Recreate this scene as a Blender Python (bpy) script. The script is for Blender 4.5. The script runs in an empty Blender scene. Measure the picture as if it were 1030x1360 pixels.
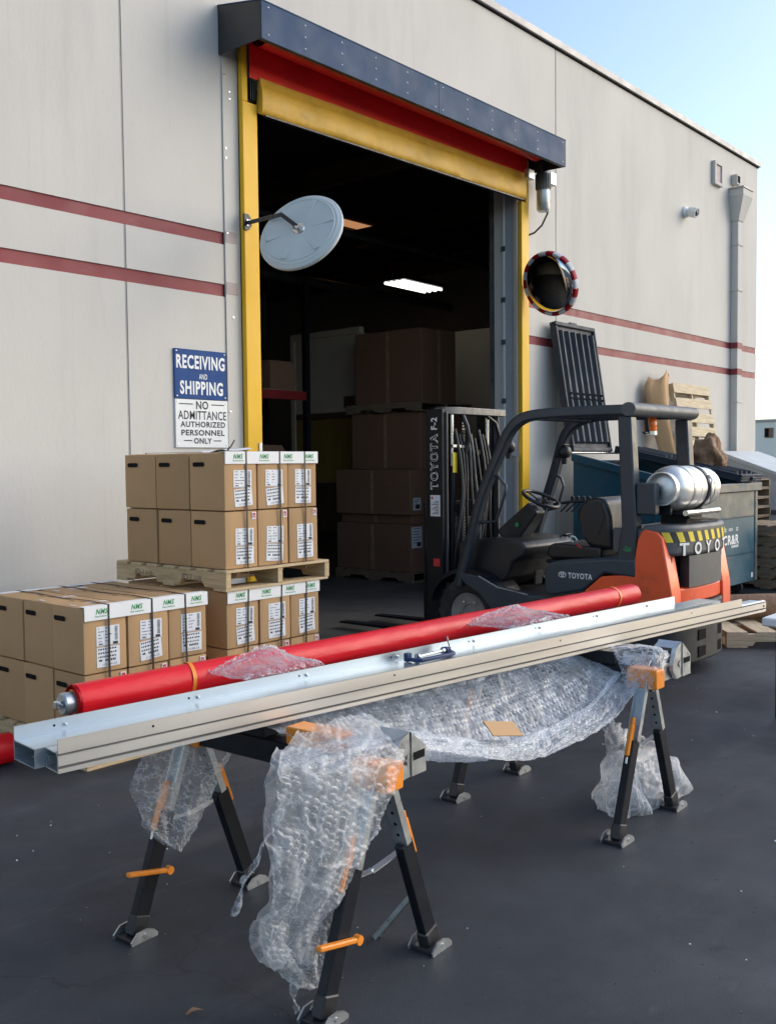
import bpy, bmesh, math, random
from mathutils import Vector, Matrix, noise

random.seed(11)
R = math.radians
SC = bpy.context.scene
COL = SC.collection

# ------------------------------------------------------------------ camera
cam_d = bpy.data.cameras.new('camera')
cam = bpy.data.objects.new('camera', cam_d)
COL.objects.link(cam)
yaw, pitch, roll = R(41.06), R(2.849), R(-.5916)
cf = Vector((math.cos(yaw) * math.cos(pitch), math.sin(yaw) * math.cos(pitch), -math.sin(pitch)))
cr0 = Vector((math.sin(yaw), -math.cos(yaw), 0))
cu0 = cr0.cross(cf)
cr = cr0 * math.cos(roll) + cu0 * math.sin(roll)
cu = -cr0 * math.sin(roll) + cu0 * math.cos(roll)
CAM = Vector((0, 0, 1.65))
cam.matrix_world = Matrix(((cr.x, cu.x, -cf.x, 0), (cr.y, cu.y, -cf.y, 0), (cr.z, cu.z, -cf.z, 1.65), (0, 0, 0, 1)))
cam_d.sensor_fit = 'VERTICAL'
cam_d.sensor_height = 36
cam_d.lens = 36 * 1301.13 / 1360
cam_d.clip_start = .05
cam_d.clip_end = 1500
SC.camera = cam

# ------------------------------------------------------------------ sky, sun, exposure
SUN_AZ, SUN_EL = R(-35.0), R(29.0)
w = bpy.data.worlds.new('World')
SC.world = w
w.use_nodes = True
wn, wl = w.node_tree.nodes, w.node_tree.links
wn.clear()
sky = wn.new('ShaderNodeTexSky')
sky.sky_type = 'NISHITA'
sky.sun_disc = False
sky.sun_elevation = SUN_EL
sky.sun_rotation = math.pi / 2 - SUN_AZ
sky.altitude = 50
sky.air_density = 1.0
sky.dust_density = 1.6
sky.ozone_density = 1.0
bg = wn.new('ShaderNodeBackground')
bg.inputs['Strength'].default_value = .15
wo = wn.new('ShaderNodeOutputWorld')
wl.new(sky.outputs[0], bg.inputs[0])
wl.new(bg.outputs[0], wo.inputs[0])
sd = bpy.data.lights.new('sun', 'SUN')
sd.energy = .50
sd.angle = R(48)
sd.color = (1, .97, .925)
sun = bpy.data.objects.new('sun', sd)
COL.objects.link(sun)
sdir = Vector((math.cos(SUN_AZ) * math.cos(SUN_EL), math.sin(SUN_AZ) * math.cos(SUN_EL), math.sin(SUN_EL)))
sun.rotation_euler = (-sdir).to_track_quat('-Z', 'Y').to_euler()
sun.location = (25, -18, 14)
SC.view_settings.view_transform = 'Standard'
SC.view_settings.look = 'None'
SC.view_settings.exposure = .87
SC.view_settings.gamma = 1
SC.view_settings.use_curve_mapping = False
SC.render.engine = 'CYCLES'
SC.cycles.max_bounces = 8
SC.cycles.transparent_max_bounces = 24
SC.cycles.use_denoising = True

# ------------------------------------------------------------------ materials
def nod(m):
    m.use_nodes = True
    return m.node_tree.nodes, m.node_tree.links

def M(name, col, rough=.5, metal=0., var=.12, scale=5, stretch=(1, 1, 1), bump=0., bscale=90, rvar=.08, col2=None,
      det=4, spec=.5, coat=0., emit=None, dist=.004):
    m = bpy.data.materials.new(name)
    n, l = nod(m)
    b = n['Principled BSDF']
    tc = n.new('ShaderNodeTexCoord')
    mp = n.new('ShaderNodeMapping')
    mp.inputs['Scale'].default_value = stretch
    l.new(tc.outputs['Object'], mp.inputs[0])
    nz = n.new('ShaderNodeTexNoise')
    nz.inputs['Scale'].default_value = scale
    nz.inputs['Detail'].default_value = det
    nz.inputs['Roughness'].default_value = .6
    l.new(mp.outputs[0], nz.inputs['Vector'])
    mr = n.new('ShaderNodeMapRange')
    mr.inputs[1].default_value = .3
    mr.inputs[2].default_value = .7
    l.new(nz.outputs[0], mr.inputs[0])
    mx = n.new('ShaderNodeMix')
    mx.data_type = 'RGBA'
    c1 = [c * (1 - var) for c in col]
    c2 = col2 or [c * (1 + var) for c in col]
    mx.inputs[6].default_value = (*c1, 1)
    mx.inputs[7].default_value = (*c2, 1)
    l.new(mr.outputs[0], mx.inputs[0])
    l.new(mx.outputs[2], b.inputs['Base Color'])
    nz2 = n.new('ShaderNodeTexNoise')
    nz2.inputs['Scale'].default_value = scale * 2.3
    nz2.inputs['Detail'].default_value = 3
    l.new(mp.outputs[0], nz2.inputs['Vector'])
    mr2 = n.new('ShaderNodeMapRange')
    mr2.inputs[1].default_value = .3
    mr2.inputs[2].default_value = .7
    mr2.inputs[3].default_value = max(.02, rough - rvar)
    mr2.inputs[4].default_value = min(1, rough + rvar)
    l.new(nz2.outputs[0], mr2.inputs[0])
    l.new(mr2.outputs[0], b.inputs['Roughness'])
    b.inputs['Metallic'].default_value = metal
    b.inputs['Specular IOR Level'].default_value = spec
    b.inputs['Coat Weight'].default_value = coat
    if bump:
        nb = n.new('ShaderNodeTexNoise')
        nb.inputs['Scale'].default_value = bscale
        nb.inputs['Detail'].default_value = 3
        l.new(mp.outputs[0], nb.inputs['Vector'])
        bp = n.new('ShaderNodeBump')
        bp.inputs['Strength'].default_value = bump
        bp.inputs['Distance'].default_value = dist
        l.new(nb.outputs[0], bp.inputs['Height'])
        l.new(bp.outputs[0], b.inputs['Normal'])
    if emit:
        b.inputs['Emission Color'].default_value = (*emit[0], 1)
        b.inputs['Emission Strength'].default_value = emit[1]
    return m

def overlay(m, col, scale, lo, hi, stretch=(1, 1, 1), amount=1.0, det=6, rgh=None):
    """worn or stained patches of another colour over a material"""
    n, l = m.node_tree.nodes, m.node_tree.links
    b = n['Principled BSDF']
    old = b.inputs['Base Color'].links[0].from_socket
    tc = n.new('ShaderNodeTexCoord')
    mp = n.new('ShaderNodeMapping')
    mp.inputs['Scale'].default_value = stretch
    mp.inputs['Location'].default_value = (3.1, 1.7, 5.2)
    l.new(tc.outputs['Object'], mp.inputs[0])
    nz = n.new('ShaderNodeTexNoise')
    nz.inputs['Scale'].default_value = scale
    nz.inputs['Detail'].default_value = det
    nz.inputs['Roughness'].default_value = .65
    l.new(mp.outputs[0], nz.inputs['Vector'])
    mr = n.new('ShaderNodeMapRange')
    mr.inputs[1].default_value = lo
    mr.inputs[2].default_value = hi
    mr.inputs[4].default_value = amount
    l.new(nz.outputs[0], mr.inputs[0])
    mx = n.new('ShaderNodeMix')
    mx.data_type = 'RGBA'
    l.new(mr.outputs[0], mx.inputs[0])
    l.new(old, mx.inputs[6])
    mx.inputs[7].default_value = (*col, 1)
    l.new(mx.outputs[2], b.inputs['Base Color'])
    return m

m_wall = M('wall_paint', (.59, .565, .515), .75, 0, .06, .7, (1, 1, .5), .22, 45, .05, dist=.005)
overlay(m_wall, (.42, .41, .385), 1.1, .5, .8, (1.6, 1, .25), .55)
overlay(m_wall, (.36, .345, .32), 3.0, .60, .80, (2.6, 1, .10), .32)
overlay(m_wall, (.38, .36, .33), 16, .70, .76, (1, 1, 1), .35, 3)
overlay(m_wall, (.62, .61, .57), 2.5, .55, .75, (1, 1, 1), .4)
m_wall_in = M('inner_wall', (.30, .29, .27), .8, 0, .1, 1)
m_stripe = M('maroon_paint', (.23, .034, .040), .6, 0, .12, 2.5, bump=.2, bscale=60)
overlay(m_stripe, (.33, .12, .11), 9, .6, .75, (.3, 1, 1), .6)
m_mast = M('mast_steel', (.16, .16, .155), .45, .5, .2, 8)
m_faded = M('faded_maroon', (.40, .33, .32), .6, 0, .1, 5)
m_seam = M('joint_sealant', (.37, .36, .335), .7, 0, .15, 3)
m_cap = M('parapet_metal', (.42, .40, .37), .45, 0, .08, 2)
m_jamb = M('jamb_grey_paint', (.42, .45, .47), .5, 0, .08, 3)
m_groove_shade = M('groove_shade_grey', (.13, .125, .115), .8, spec=.2)  # dark tone for the shade painted into the rail's face grooves
m_dark = M('dark_gap', (.012, .012, .012), .9, spec=.1)
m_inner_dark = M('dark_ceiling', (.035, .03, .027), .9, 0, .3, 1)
m_yellow = M('yellow_paint', (.80, .46, .02), .5, 0, .06, 3, (1, 1, .4), .05, 30, spec=.35)
overlay(m_yellow, (.40, .25, .05), 6, .66, .78, (2, 2, .5), .5)
m_yvinyl = M('yellow_vinyl', (.70, .40, .04), .55, 0, .18, 3, (1, 1, 1), .25, 14, dist=.02)
overlay(m_yvinyl, (.20, .12, .03), 5, .58, .78, (.8, 1, 2.0), .6)
m_redv = M('red_vinyl', (.85, .012, .014), .42, 0, .08, 2, (1, 1, 1), .08, 9, dist=.02)
m_redroll = M('red_roll_vinyl', (.66, .007, .015), .36, 0, .10, 2.5, (1, 3, 3), .22, 7, dist=.02, spec=.32)
m_hood = M('blue_grey_paint', (.030, .066, .135), .6, 0, .08, 2, bump=.04, bscale=20, spec=.2)
m_hoodend = M('charcoal_paint', (.028, .029, .031), .5, 0, .15, 3)
m_galv = M('galvanised_steel', (.50, .53, .54), .38, .85, .14, 14, rvar=.12)
m_alu = M('mill_aluminium', (.72, .69, .64), .38, .8, .03, 3, (.2, 1, 4), 0, 40, .06)
overlay(m_alu, (.52, .47, .39), 2.2, .56, .8, (.12, 1, 3), .22)
m_alub = M('anodised_aluminium', (.50, .56, .60), .34, .8, .05, 4, (.2, 1, 3), 0, 40, .08)
overlay(m_alub, (.85, .88, .9), 7, .58, .75, (.3, 1, 2), .4)
m_steel = M('bright_steel', (.62, .63, .63), .25, 1, .1, 10)
m_tanksteel = M('tank_aluminium', (.78, .77, .74), .42, .85, .10, 5, (1, 1, 1), .06, 25, .12, dist=.006)
m_black = M('black_plastic', (.018, .018, .02), .45, 0, .2, 6)
m_blacks = M('black_steel', (.009, .011, .015), .42, 0, .25, 8, spec=.25)
overlay(m_blacks, (.09, .09, .09), 22, .70, .78, (1, 1, 1), .35)
m_rubber = M('tyre_rubber', (.025, .025, .026), .8, 0, .3, 9, bump=.3, bscale=50)
overlay(m_rubber, (.12, .115, .105), 5, .5, .8, (1, 1, 1), .6)
m_tyrew = M('dusty_tyre', (.26, .25, .23), .8, 0, .2, 8)
m_slate = M('slate_paint', (.036, .050, .064), .45, 0, .1, 3, bump=.04, bscale=40)
overlay(m_slate, (.11, .12, .125), 8, .64, .8, (1, 1, 1), .4)
m_guard = M('guard_paint', (.035, .044, .054), .38, 0, .12, 4)
m_cwgrey = M('moulded_grey', (.085, .088, .09), .5, 0, .1, 4, bump=.15, bscale=120)
overlay(m_cwgrey, (.17, .17, .165), 7, .6, .78, (1, 1, 1), .5)
m_skirt = M('counterweight_paint', (.020, .022, .024), .65, 0, .2, 5, bump=.2, bscale=70)
overlay(m_skirt, (.07, .068, .065), 6, .62, .82, (1, 1, 1), .4)
m_orange = M('orange_paint', (.90, .105, .026), .36, 0, .10, 3, coat=.15)
overlay(m_orange, (.70, .34, .24), 30, .66, .72, (1, 1, 2.5), .7)
overlay(m_orange, (.22, .05, .03), 4, .6, .8, (1, 1, 1), .5)
m_seat = M('black_vinyl', (.016, .016, .018), .38, 0, .2, 6, bump=.2, bscale=60)
m_oplast = M('orange_plastic', (.80, .25, .02), .42, 0, .08, 8)
m_amber = M('amber_lens', (.85, .16, .01), .18, 0, .1, 20, (1, 1, 1), .3, 60)
m_white = M('white_print', (.78, .78, .76), .55, 0, .03, 5)
m_label = M('white_label', (.72, .74, .76), .5, 0, .04, 20)
m_ink = M('black_ink', (.03, .03, .035), .6)
m_green = M('green_ink', (.03, .30, .09), .6)
m_redink = M('red_ink', (.55, .03, .03), .6)
m_signblue = M('sign_blue', (.010, .060, .22), .6, 0, .06, 6, spec=.25)
m_navy = M('navy_paint', (.012, .032, .10), .45, 0, .1, 8)
m_signwhite = M('sign_white', (.78, .80, .79), .45, 0, .05, 4)
m_yprint = M('yellow_print', (.80, .62, .05), .5, 0, .1, 12)
m_mirrorback = M('pale_grey_shell', (.50, .555, .55), .5, 0, .05, 4)
m_mirror = M('mirror_face', (.72, .72, .72), .03, 1, .02, 5, rvar=.01)
m_red_r = M('rim_red', (.42, .012, .02), .35)
m_white_r = M('rim_white', (.72, .72, .72), .35)
m_teal = M('teal_dumpster_paint', (.014, .085, .130), .42, 0, .14, 2.2, bump=.1, bscale=12, dist=.01)
overlay(m_teal, (.09, .115, .12), 3.5, .52, .8, (1, 1, 1.6), .7)
overlay(m_teal, (.20, .16, .12), 9, .66, .78, (1, 1, .5), .6)
m_bare = M('worn_steel_paint', (.15, .15, .14), .45, .25, .25, 4)
overlay(m_bare, (.035, .085, .105), 4, .46, .62, (1, 1, 1), .7)
m_lid = M('lid_plastic', (.040, .048, .060), .62, 0, .15, 3, spec=.3)
overlay(m_lid, (.10, .11, .12), 6, .55, .8, (1, 1, 1), .5)
m_kraft = M('brown_paper', (.27, .16, .09), .8, 0, .12, 6, bump=.5, bscale=11, dist=.03)
m_paper = M('white_paper', (.75, .76, .78), .7, 0, .03, 4)
m_far = M('far_wall', (.92, .84, .70), .8, 0, .04, .3)
m_hedge = M('dark_hedge', (.028, .03, .03), .9, 0, .3, 3)
m_shed = M('pale_painted_steel', (.52, .54, .54), .5, 0, .07, 2)
m_curtain_y = M('amber_strip', (.30, .19, .05), .4, 0, .15, 3, (1, 1, .2))
m_cream = M('cream_panel', (.58, .50, .40), .7, 0, .06, 2)
m_beam = M('roof_timber', (.10, .06, .035), .8, 0, .3, 4, (1, .2, 1))
m_redsteel = M('red_steel', (.30, .02, .02), .5)
m_lamp = M('lit_tube', (.9, .9, .9), .4, emit=((1, .97, .9), 1.5))
m_skylight = M('lit_roof_panel', (.5, .28, .15), .6, emit=((.75, .35, .16), .35))
m_clearwrap = None

def wood(name, c, c2):
    m = M(name, c, .75, 0, .25, 5, (14, .8, 14), .35, 40, .05, c2, 6)
    overlay(m, [k * .45 for k in c], 8, .62, .8, (1, .3, 1), .6)
    return m

m_wood_y = wood('pallet_wood', (.50, .35, .18), (.66, .50, .29))
m_wood_x = M('pallet_wood_across', (.50, .36, .19), .75, 0, .2, 5, (.8, 14, 14), .35, 40, .05, (.68, .52, .31), 6)
overlay(m_wood_x, (.20, .14, .08), 8, .62, .8, (.3, 1, 1), .6)
m_wood_pale_y = wood('fresh_pallet_wood', (.55, .43, .26), (.72, .60, .40))
m_wood_pale_x = M('fresh_wood_across', (.56, .44, .27), .75, 0, .2, 5, (.8, 14, 14), .3, 40, .05, (.74, .62, .42), 6)
m_wood_old_y = wood('aged_pallet_wood', (.20, .135, .085), (.32, .23, .15))
m_wood_old_x = M('aged_wood_across', (.20, .135, .085), .8, 0, .2, 5, (.8, 14, 14), .3, 40, .05, (.34, .25, .16), 6)

def cardboard(name, c, v=.06):
    m = M(name, c, .82, 0, v, 2.0, (1, 1, .6), .18, 110, .04, dist=.002)
    overlay(m, [k * .78 for k in c], 6, .58, .8, (1, 1, .35), .45)
    overlay(m, [min(1, k * 1.18) for k in c], 14, .64, .8, (.5, .5, 1), .4)
    return m

m_cards = [cardboard('kraft_cardboard_%s' % s, (.455 * k, .280 * k, .135 * k)) for s, k in (('warm', 1.0), ('light', 1.07), ('dull', .93))]
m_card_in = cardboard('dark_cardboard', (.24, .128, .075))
m_tape = M('packing_tape', (.36, .24, .14), .25, 0, .05, 4)

# asphalt: fine stone relief, soft worn patches, faint lighter dust
m_asph = M('asphalt', (.019, .025, .032), .62, 0, .22, 1.1, (1, 1, 1), .75, 430, .12, (.040, .049, .060), 8, dist=.004)
overlay(m_asph, (.075, .085, .096), 3.2, .55, .85, (1, 1, 1), .5, 8)
overlay(m_asph, (.11, .115, .12), 1.6, .57, .80, (.35, 2.4, 1), .5, 8)
overlay(m_asph, (.012, .014, .016), .9, .52, .72, (1, 2.2, 1), .6, 5)
overlay(m_asph, (.010, .011, .013), 2.1, .64, .70, (1, 1, 1), .7, 4)
overlay(m_asph, (.105, .115, .125), 11, .62, .78, (.5, 1.6, 1), .45, 7)
overlay(m_asph, (.15, .155, .16), 130, .64, .74, (1, 1, 1), .6, 3)
def cracks(m, scale, width, amount, col):
    n, l = m.node_tree.nodes, m.node_tree.links
    b = n['Principled BSDF']
    old = b.inputs['Base Color'].links[0].from_socket
    tc = n.new('ShaderNodeTexCoord')
    nz = n.new('ShaderNodeTexNoise')
    nz.inputs['Scale'].default_value = 1.6
    nz.inputs['Detail'].default_value = 6
    l.new(tc.outputs['Object'], nz.inputs['Vector'])
    ma = n.new('ShaderNodeVectorMath')
    ma.operation = 'MULTIPLY_ADD'
    l.new(nz.outputs['Color'], ma.inputs[0])
    ma.inputs[1].default_value = (.9, .9, 0)
    l.new(tc.outputs['Object'], ma.inputs[2])
    vo = n.new('ShaderNodeTexVoronoi')
    vo.feature = 'DISTANCE_TO_EDGE'
    vo.inputs['Scale'].default_value = scale
    l.new(ma.outputs[0], vo.inputs['Vector'])
    mr = n.new('ShaderNodeMapRange')
    mr.inputs[1].default_value = 0
    mr.inputs[2].default_value = width
    mr.inputs[3].default_value = amount
    mr.inputs[4].default_value = 0
    l.new(vo.outputs['Distance'], mr.inputs[0])
    mx = n.new('ShaderNodeMix')
    mx.data_type = 'RGBA'
    l.new(mr.outputs[0], mx.inputs[0])
    l.new(old, mx.inputs[6])
    mx.inputs[7].default_value = (*col, 1)
    l.new(mx.outputs[2], b.inputs['Base Color'])
cracks(m_asph, .45, .004, .75, (.008, .009, .011))
m_floor = M('concrete_floor', (.10, .098, .09), .45, 0, .2, 1.2, (1, 1, 1), .1, 60, .1)
overlay(m_floor, (.045, .043, .04), 1.5, .52, .7, (1, 1, 1), .6)

def bubble_material(name, tint, base_alpha, rough, rim=.5):
    """thin film: see-through where flat, milky at the bubble rims and where it turns away"""
    m = bpy.data.materials.new(name)
    n, l = nod(m)
    b = n['Principled BSDF']
    b.inputs['Base Color'].default_value = (*tint, 1)
    b.inputs['Roughness'].default_value = rough
    b.inputs['Specular IOR Level'].default_value = 1.0
    b.inputs['Coat Weight'].default_value = .35
    b.inputs['Coat Roughness'].default_value = .06
    tc = n.new('ShaderNodeTexCoord')
    vz = n.new('ShaderNodeTexNoise')
    vz.inputs['Scale'].default_value = 75
    vz.inputs['Detail'].default_value = 3
    l.new(tc.outputs['Object'], vz.inputs['Vector'])
    bp = n.new('ShaderNodeBump')
    bp.inputs['Strength'].default_value = .55
    bp.inputs['Distance'].default_value = .006
    l.new(vz.outputs[0], bp.inputs['Height'])
    l.new(bp.outputs[0], b.inputs['Normal'])
    l.new(bp.outputs[0], b.inputs['Coat Normal'])
    tr = n.new('ShaderNodeBsdfTransparent')
    tl = n.new('ShaderNodeBsdfTranslucent')
    tl.inputs[0].default_value = (*tint, 1)
    a1 = n.new('ShaderNodeMixShader')
    a1.inputs[0].default_value = .35
    l.new(b.outputs[0], a1.inputs[1])
    l.new(tl.outputs[0], a1.inputs[2])
    lw = n.new('ShaderNodeLayerWeight')
    lw.inputs[0].default_value = .35
    l.new(bp.outputs[0], lw.inputs['Normal'])
    at = n.new('ShaderNodeAttribute')
    at.attribute_name = 'rim'
    nz = n.new('ShaderNodeTexNoise')
    nz.inputs['Scale'].default_value = 14
    nz.inputs['Detail'].default_value = 5
    l.new(tc.outputs['Object'], nz.inputs['Vector'])
    mr = n.new('ShaderNodeMapRange')
    mr.inputs[1].default_value = .35
    mr.inputs[2].default_value = .72
    mr.inputs[3].default_value = base_alpha * .45
    mr.inputs[4].default_value = base_alpha * 1.6
    l.new(nz.outputs[0], mr.inputs[0])
    ad = n.new('ShaderNodeMath')
    ad.operation = 'MULTIPLY_ADD'
    l.new(lw.outputs['Facing'], ad.inputs[0])
    ad.inputs[1].default_value = .55
    l.new(mr.outputs[0], ad.inputs[2])
    a2 = n.new('ShaderNodeMath')
    a2.operation = 'MULTIPLY_ADD'
    a2.use_clamp = True
    l.new(at.outputs['Fac'], a2.inputs[0])
    a2.inputs[1].default_value = rim
    l.new(ad.outputs[0], a2.inputs[2])
    mx = n.new('ShaderNodeMixShader')
    l.new(a2.outputs[0], mx.inputs[0])
    l.new(tr.outputs[0], mx.inputs[1])
    l.new(a1.outputs[0], mx.inputs[2])
    l.new(mx.outputs[0], n['Material Output'].inputs[0])
    return m

m_bubble = bubble_material('bubble_film', (.80, .84, .87), .03, .12, .38)
m_bubble_d = bubble_material('doubled_bubble_film', (.78, .82, .86), .26, .15, .42)
m_film = bubble_material('clear_film', (.80, .83, .86), .16, .18, .26)

# ------------------------------------------------------------------ geometry helpers
MW = {}

class G:
    def __init__(s):
        s.v, s.f = [], []

    def add(s, vs, fs, T=None):
        k = len(s.v)
        s.v += [tuple(T @ Vector(p)) if T is not None else tuple(p) for p in vs]
        s.f += [tuple(i + k for i in f) for f in fs]
        return s

    def box(s, x0, x1, y0, y1, z0, z1, b=0., T=None):
        if not b:
            vs = [(x, y, z) for x in (x0, x1) for y in (y0, y1) for z in (z0, z1)]
            return s.add(vs, [(0, 1, 3, 2), (4, 6, 7, 5), (0, 4, 5, 1), (2, 3, 7, 6), (0, 2, 6, 4), (1, 5, 7, 3)], T)
        lo, hi = (x0, y0, z0), (x1, y1, z1)
        vs, idx = [], {}
        for sx in (0, 1):
            for sy in (0, 1):
                for sz in (0, 1):
                    sg = (sx, sy, sz)
                    for a in range(3):
                        p = []
                        for k in range(3):
                            e = hi[k] if sg[k] else lo[k]
                            if k != a:
                                e += -b if sg[k] else b
                            p.append(e)
                        idx[(sg, a)] = len(vs)
                        vs.append(tuple(p))
        fs = []
        for a in range(3):
            o1, o2 = [k for k in range(3) if k != a]
            for sgn in (0, 1):
                q = []
                for u, v in ((0, 0), (1, 0), (1, 1), (0, 1)):
                    g = [0, 0, 0]
                    g[a], g[o1], g[o2] = sgn, u, v
                    q.append(idx[(tuple(g), a)])
                fs.append(tuple(q))
            for u in (0, 1):
                for v in (0, 1):
                    g0, g1 = [0, 0, 0], [0, 0, 0]
                    g0[o1] = g1[o1] = u
                    g0[o2] = g1[o2] = v
                    g1[a] = 1
                    g0, g1 = tuple(g0), tuple(g1)
                    fs.append((idx[(g0, o1)], idx[(g1, o1)], idx[(g1, o2)], idx[(g0, o2)]))
        for sx in (0, 1):
            for sy in (0, 1):
                for sz in (0, 1):
                    g = (sx, sy, sz)
                    fs.append((idx[(g, 0)], idx[(g, 1)], idx[(g, 2)]))
        return s.add(vs, fs, T)

    def bar(s, p, q, w, h, b=0., up=(0, 0, 1), ext=0.):
        p, q = Vector(p), Vector(q)
        z = (q - p)
        L = z.length
        z.normalize()
        x = Vector(up).cross(z)
        if x.length < 1e-4:
            x = Vector((1, 0, 0)).cross(z)
        x.normalize()
        y = z.cross(x)
        T = Matrix((x, y, z)).transposed().to_4x4()
        T.translation = p
        return s.box(-w / 2, w / 2, -h / 2, h / 2, -ext, L + ext, b, T)

    def prism(s, pts, axis, a0, a1, T=None):
        n = len(pts)
        def mk(p, a):
            return (a, p[0], p[1]) if axis == 'x' else (p[0], a, p[1]) if axis == 'y' else (p[0], p[1], a)
        vs = [mk(p, a0) for p in pts] + [mk(p, a1) for p in pts]
        fs = [tuple(range(n - 1, -1, -1)), tuple(range(n, 2 * n))] + [(i, (i + 1) % n, n + (i + 1) % n, n + i) for i in range(n)]
        return s.add(vs, fs, T)

    def tube(s, path, r, n=8, cap=True, sx=1., sy=1.):
        path = [Vector(p) for p in path]
        m = len(path)
        rr = r if isinstance(r, (list, tuple)) else [r] * m
        t0 = (path[1] - path[0]).normalized()
        x = Vector((0, 0, 1)).cross(t0)
        if x.length < 1e-3:
            x = Vector((1, 0, 0)).cross(t0)
        x.normalize()
        vs = []
        for i, p in enumerate(path):
            a = path[max(0, i - 1)]
            c = path[min(m - 1, i + 1)]
            t = (c - a).normalized()
            x = (x - t * x.dot(t)).normalized()
            y = t.cross(x)
            for k in range(n):
                an = 2 * math.pi * (k + .5) / n
                vs.append(p + (x * math.cos(an) * sx + y * math.sin(an) * sy) * rr[i])
        fs = [(i * n + k, i * n + (k + 1) % n, (i + 1) * n + (k + 1) % n, (i + 1) * n + k) for i in range(m - 1) for k in range(n)]
        if cap:
            fs += [tuple(range(n - 1, -1, -1)), tuple(range((m - 1) * n, m * n))]
        return s.add(vs, fs)

    def lathe(s, prof, n=24, T=None, a0=0., a1=2 * math.pi):
        full = abs(a1 - a0 - 2 * math.pi) < 1e-6
        cnt = n if full else n + 1
        vs, fs = [], []
        for r, z in prof:
            for k in range(cnt):
                a = a0 + (a1 - a0) * k / n
                vs.append((r * math.cos(a), r * math.sin(a), z))
        for i in range(len(prof) - 1):
            for k in range(n):
                k2 = (k + 1) % cnt
                fs.append((i * cnt + k, i * cnt + k2, (i + 1) * cnt + k2, (i + 1) * cnt + k))
        return s.add(vs, fs, T)

    def quad(s, *pts):
        return s.add(pts, [tuple(range(len(pts)))])

    def grid(s, P):
        nu, nv = len(P), len(P[0])
        return s.add([p for r in P for p in r],
                     [(i * nv + j, (i + 1) * nv + j, (i + 1) * nv + j + 1, i * nv + j + 1) for i in range(nu - 1) for j in range(nv - 1)])

    def mesh(s, name, mat, smooth=None, inv=None, weld=False):
        me = bpy.data.meshes.new(name)
        vs = [inv @ Vector(p) for p in s.v] if inv is not None else s.v
        me.from_pydata(vs, [], s.f)
        bm = bmesh.new()
        bm.from_mesh(me)
        if weld:
            bmesh.ops.remove_doubles(bm, verts=bm.verts, dist=1e-5)
        bmesh.ops.recalc_face_normals(bm, faces=bm.faces)
        bm.to_mesh(me)
        bm.free()
        if mat:
            me.materials.append(mat)
        if smooth:
            me.shade_smooth()
            me.set_sharp_from_angle(angle=R(smooth))
        return me

    def build(s, name, mat, parent=None, smooth=None, world=True, weld=False):
        """one mesh object; world=True means the coordinates are world coordinates"""
        inv = MW[parent].inverted() if (parent is not None and world) else None
        o = bpy.data.objects.new(name, s.mesh(name, mat, smooth, inv, weld))
        COL.objects.link(o)
        if parent is not None:
            o.parent = parent
            MW[o] = MW[parent].copy()
        return o

    def top(s, name, mat, label, cat, loc, group=None, smooth=None, rz=0., local=False):
        """a thing that is one mesh, origin at loc"""
        T = Matrix.Translation(loc) @ Matrix.Rotation(rz, 4, 'Z')
        o = bpy.data.objects.new(name, s.mesh(name, mat, smooth, None if local else T.inverted()))
        COL.objects.link(o)
        o.location = loc
        o.rotation_euler = (0, 0, rz)
        MW[o] = T
        tag(o, label, cat, group)
        return o

def tag(o, label=None, cat=None, group=None, kind=None):
    if label: o['label'] = label
    if cat: o['category'] = cat
    if group: o['group'] = group
    if kind: o['kind'] = kind
    return o

def thing(name, label, cat, loc=(0, 0, 0), rz=0., group=None, rot=None):
    o = bpy.data.objects.new(name, None)
    COL.objects.link(o)
    o.empty_display_size = .1
    if rot is not None:
        T = Matrix.Translation(loc) @ rot.to_4x4()
        o.location = loc
        o.rotation_euler = rot.to_euler()
    else:
        T = Matrix.Translation(loc) @ Matrix.Rotation(rz, 4, 'Z')
        o.location = loc
        o.rotation_euler = (0, 0, rz)
    MW[o] = T
    return tag(o, label, cat, group)

def copy_tree(o, loc=None, rz=None, label=None, group=None):
    c = o.copy()
    COL.objects.link(c)
    if loc is not None:
        c.location = loc
    if rz is not None:
        c.rotation_euler = (0, 0, rz)
    if label: c['label'] = label
    if group: c['group'] = group
    for ch in o.children:
        d = copy_tree(ch)
        d.parent = c
    return c

def frame(o, x, y, z):
    T = Matrix((Vector(x), Vector(y), Vector(z))).transposed().to_4x4()
    T.translation = Vector(o)
    return T

F_FRONT = ((1, 0, 0), (0, 0, 1), (0, -1, 0))     # a face that looks along -Y
F_SIDE = ((0, -1, 0), (0, 0, 1), (-1, 0, 0))     # a face that looks along -X

TXT = {}
def text_mesh(s, bold):
    if (s, bold) not in TXT:
        cu_ = bpy.data.curves.new('t', 'FONT')
        cu_.body = s
        cu_.offset = bold
        cu_.space_character = 1 + bold * 4
        cu_.resolution_u = 3
        ob = bpy.data.objects.new('t', cu_)
        COL.objects.link(ob)
        dg = bpy.context.evaluated_depsgraph_get()
        me = bpy.data.meshes.new_from_object(ob.evaluated_get(dg))
        vs = [tuple(v.co) for v in me.vertices]
        fs = [tuple(p.vertices) for p in me.polygons]
        bpy.data.objects.remove(ob)
        bpy.data.curves.remove(cu_)
        bpy.data.meshes.remove(me)
        x0 = min(v[0] for v in vs); x1 = max(v[0] for v in vs)
        y0 = min(v[1] for v in vs); y1 = max(v[1] for v in vs)
        vs = [((v[0] - (x0 + x1) / 2) / (x1 - x0), (v[1] - (y0 + y1) / 2) / (y1 - y0), 0) for v in vs]
        TXT[(s, bold)] = (vs, fs)
    return TXT[(s, bold)]

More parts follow.
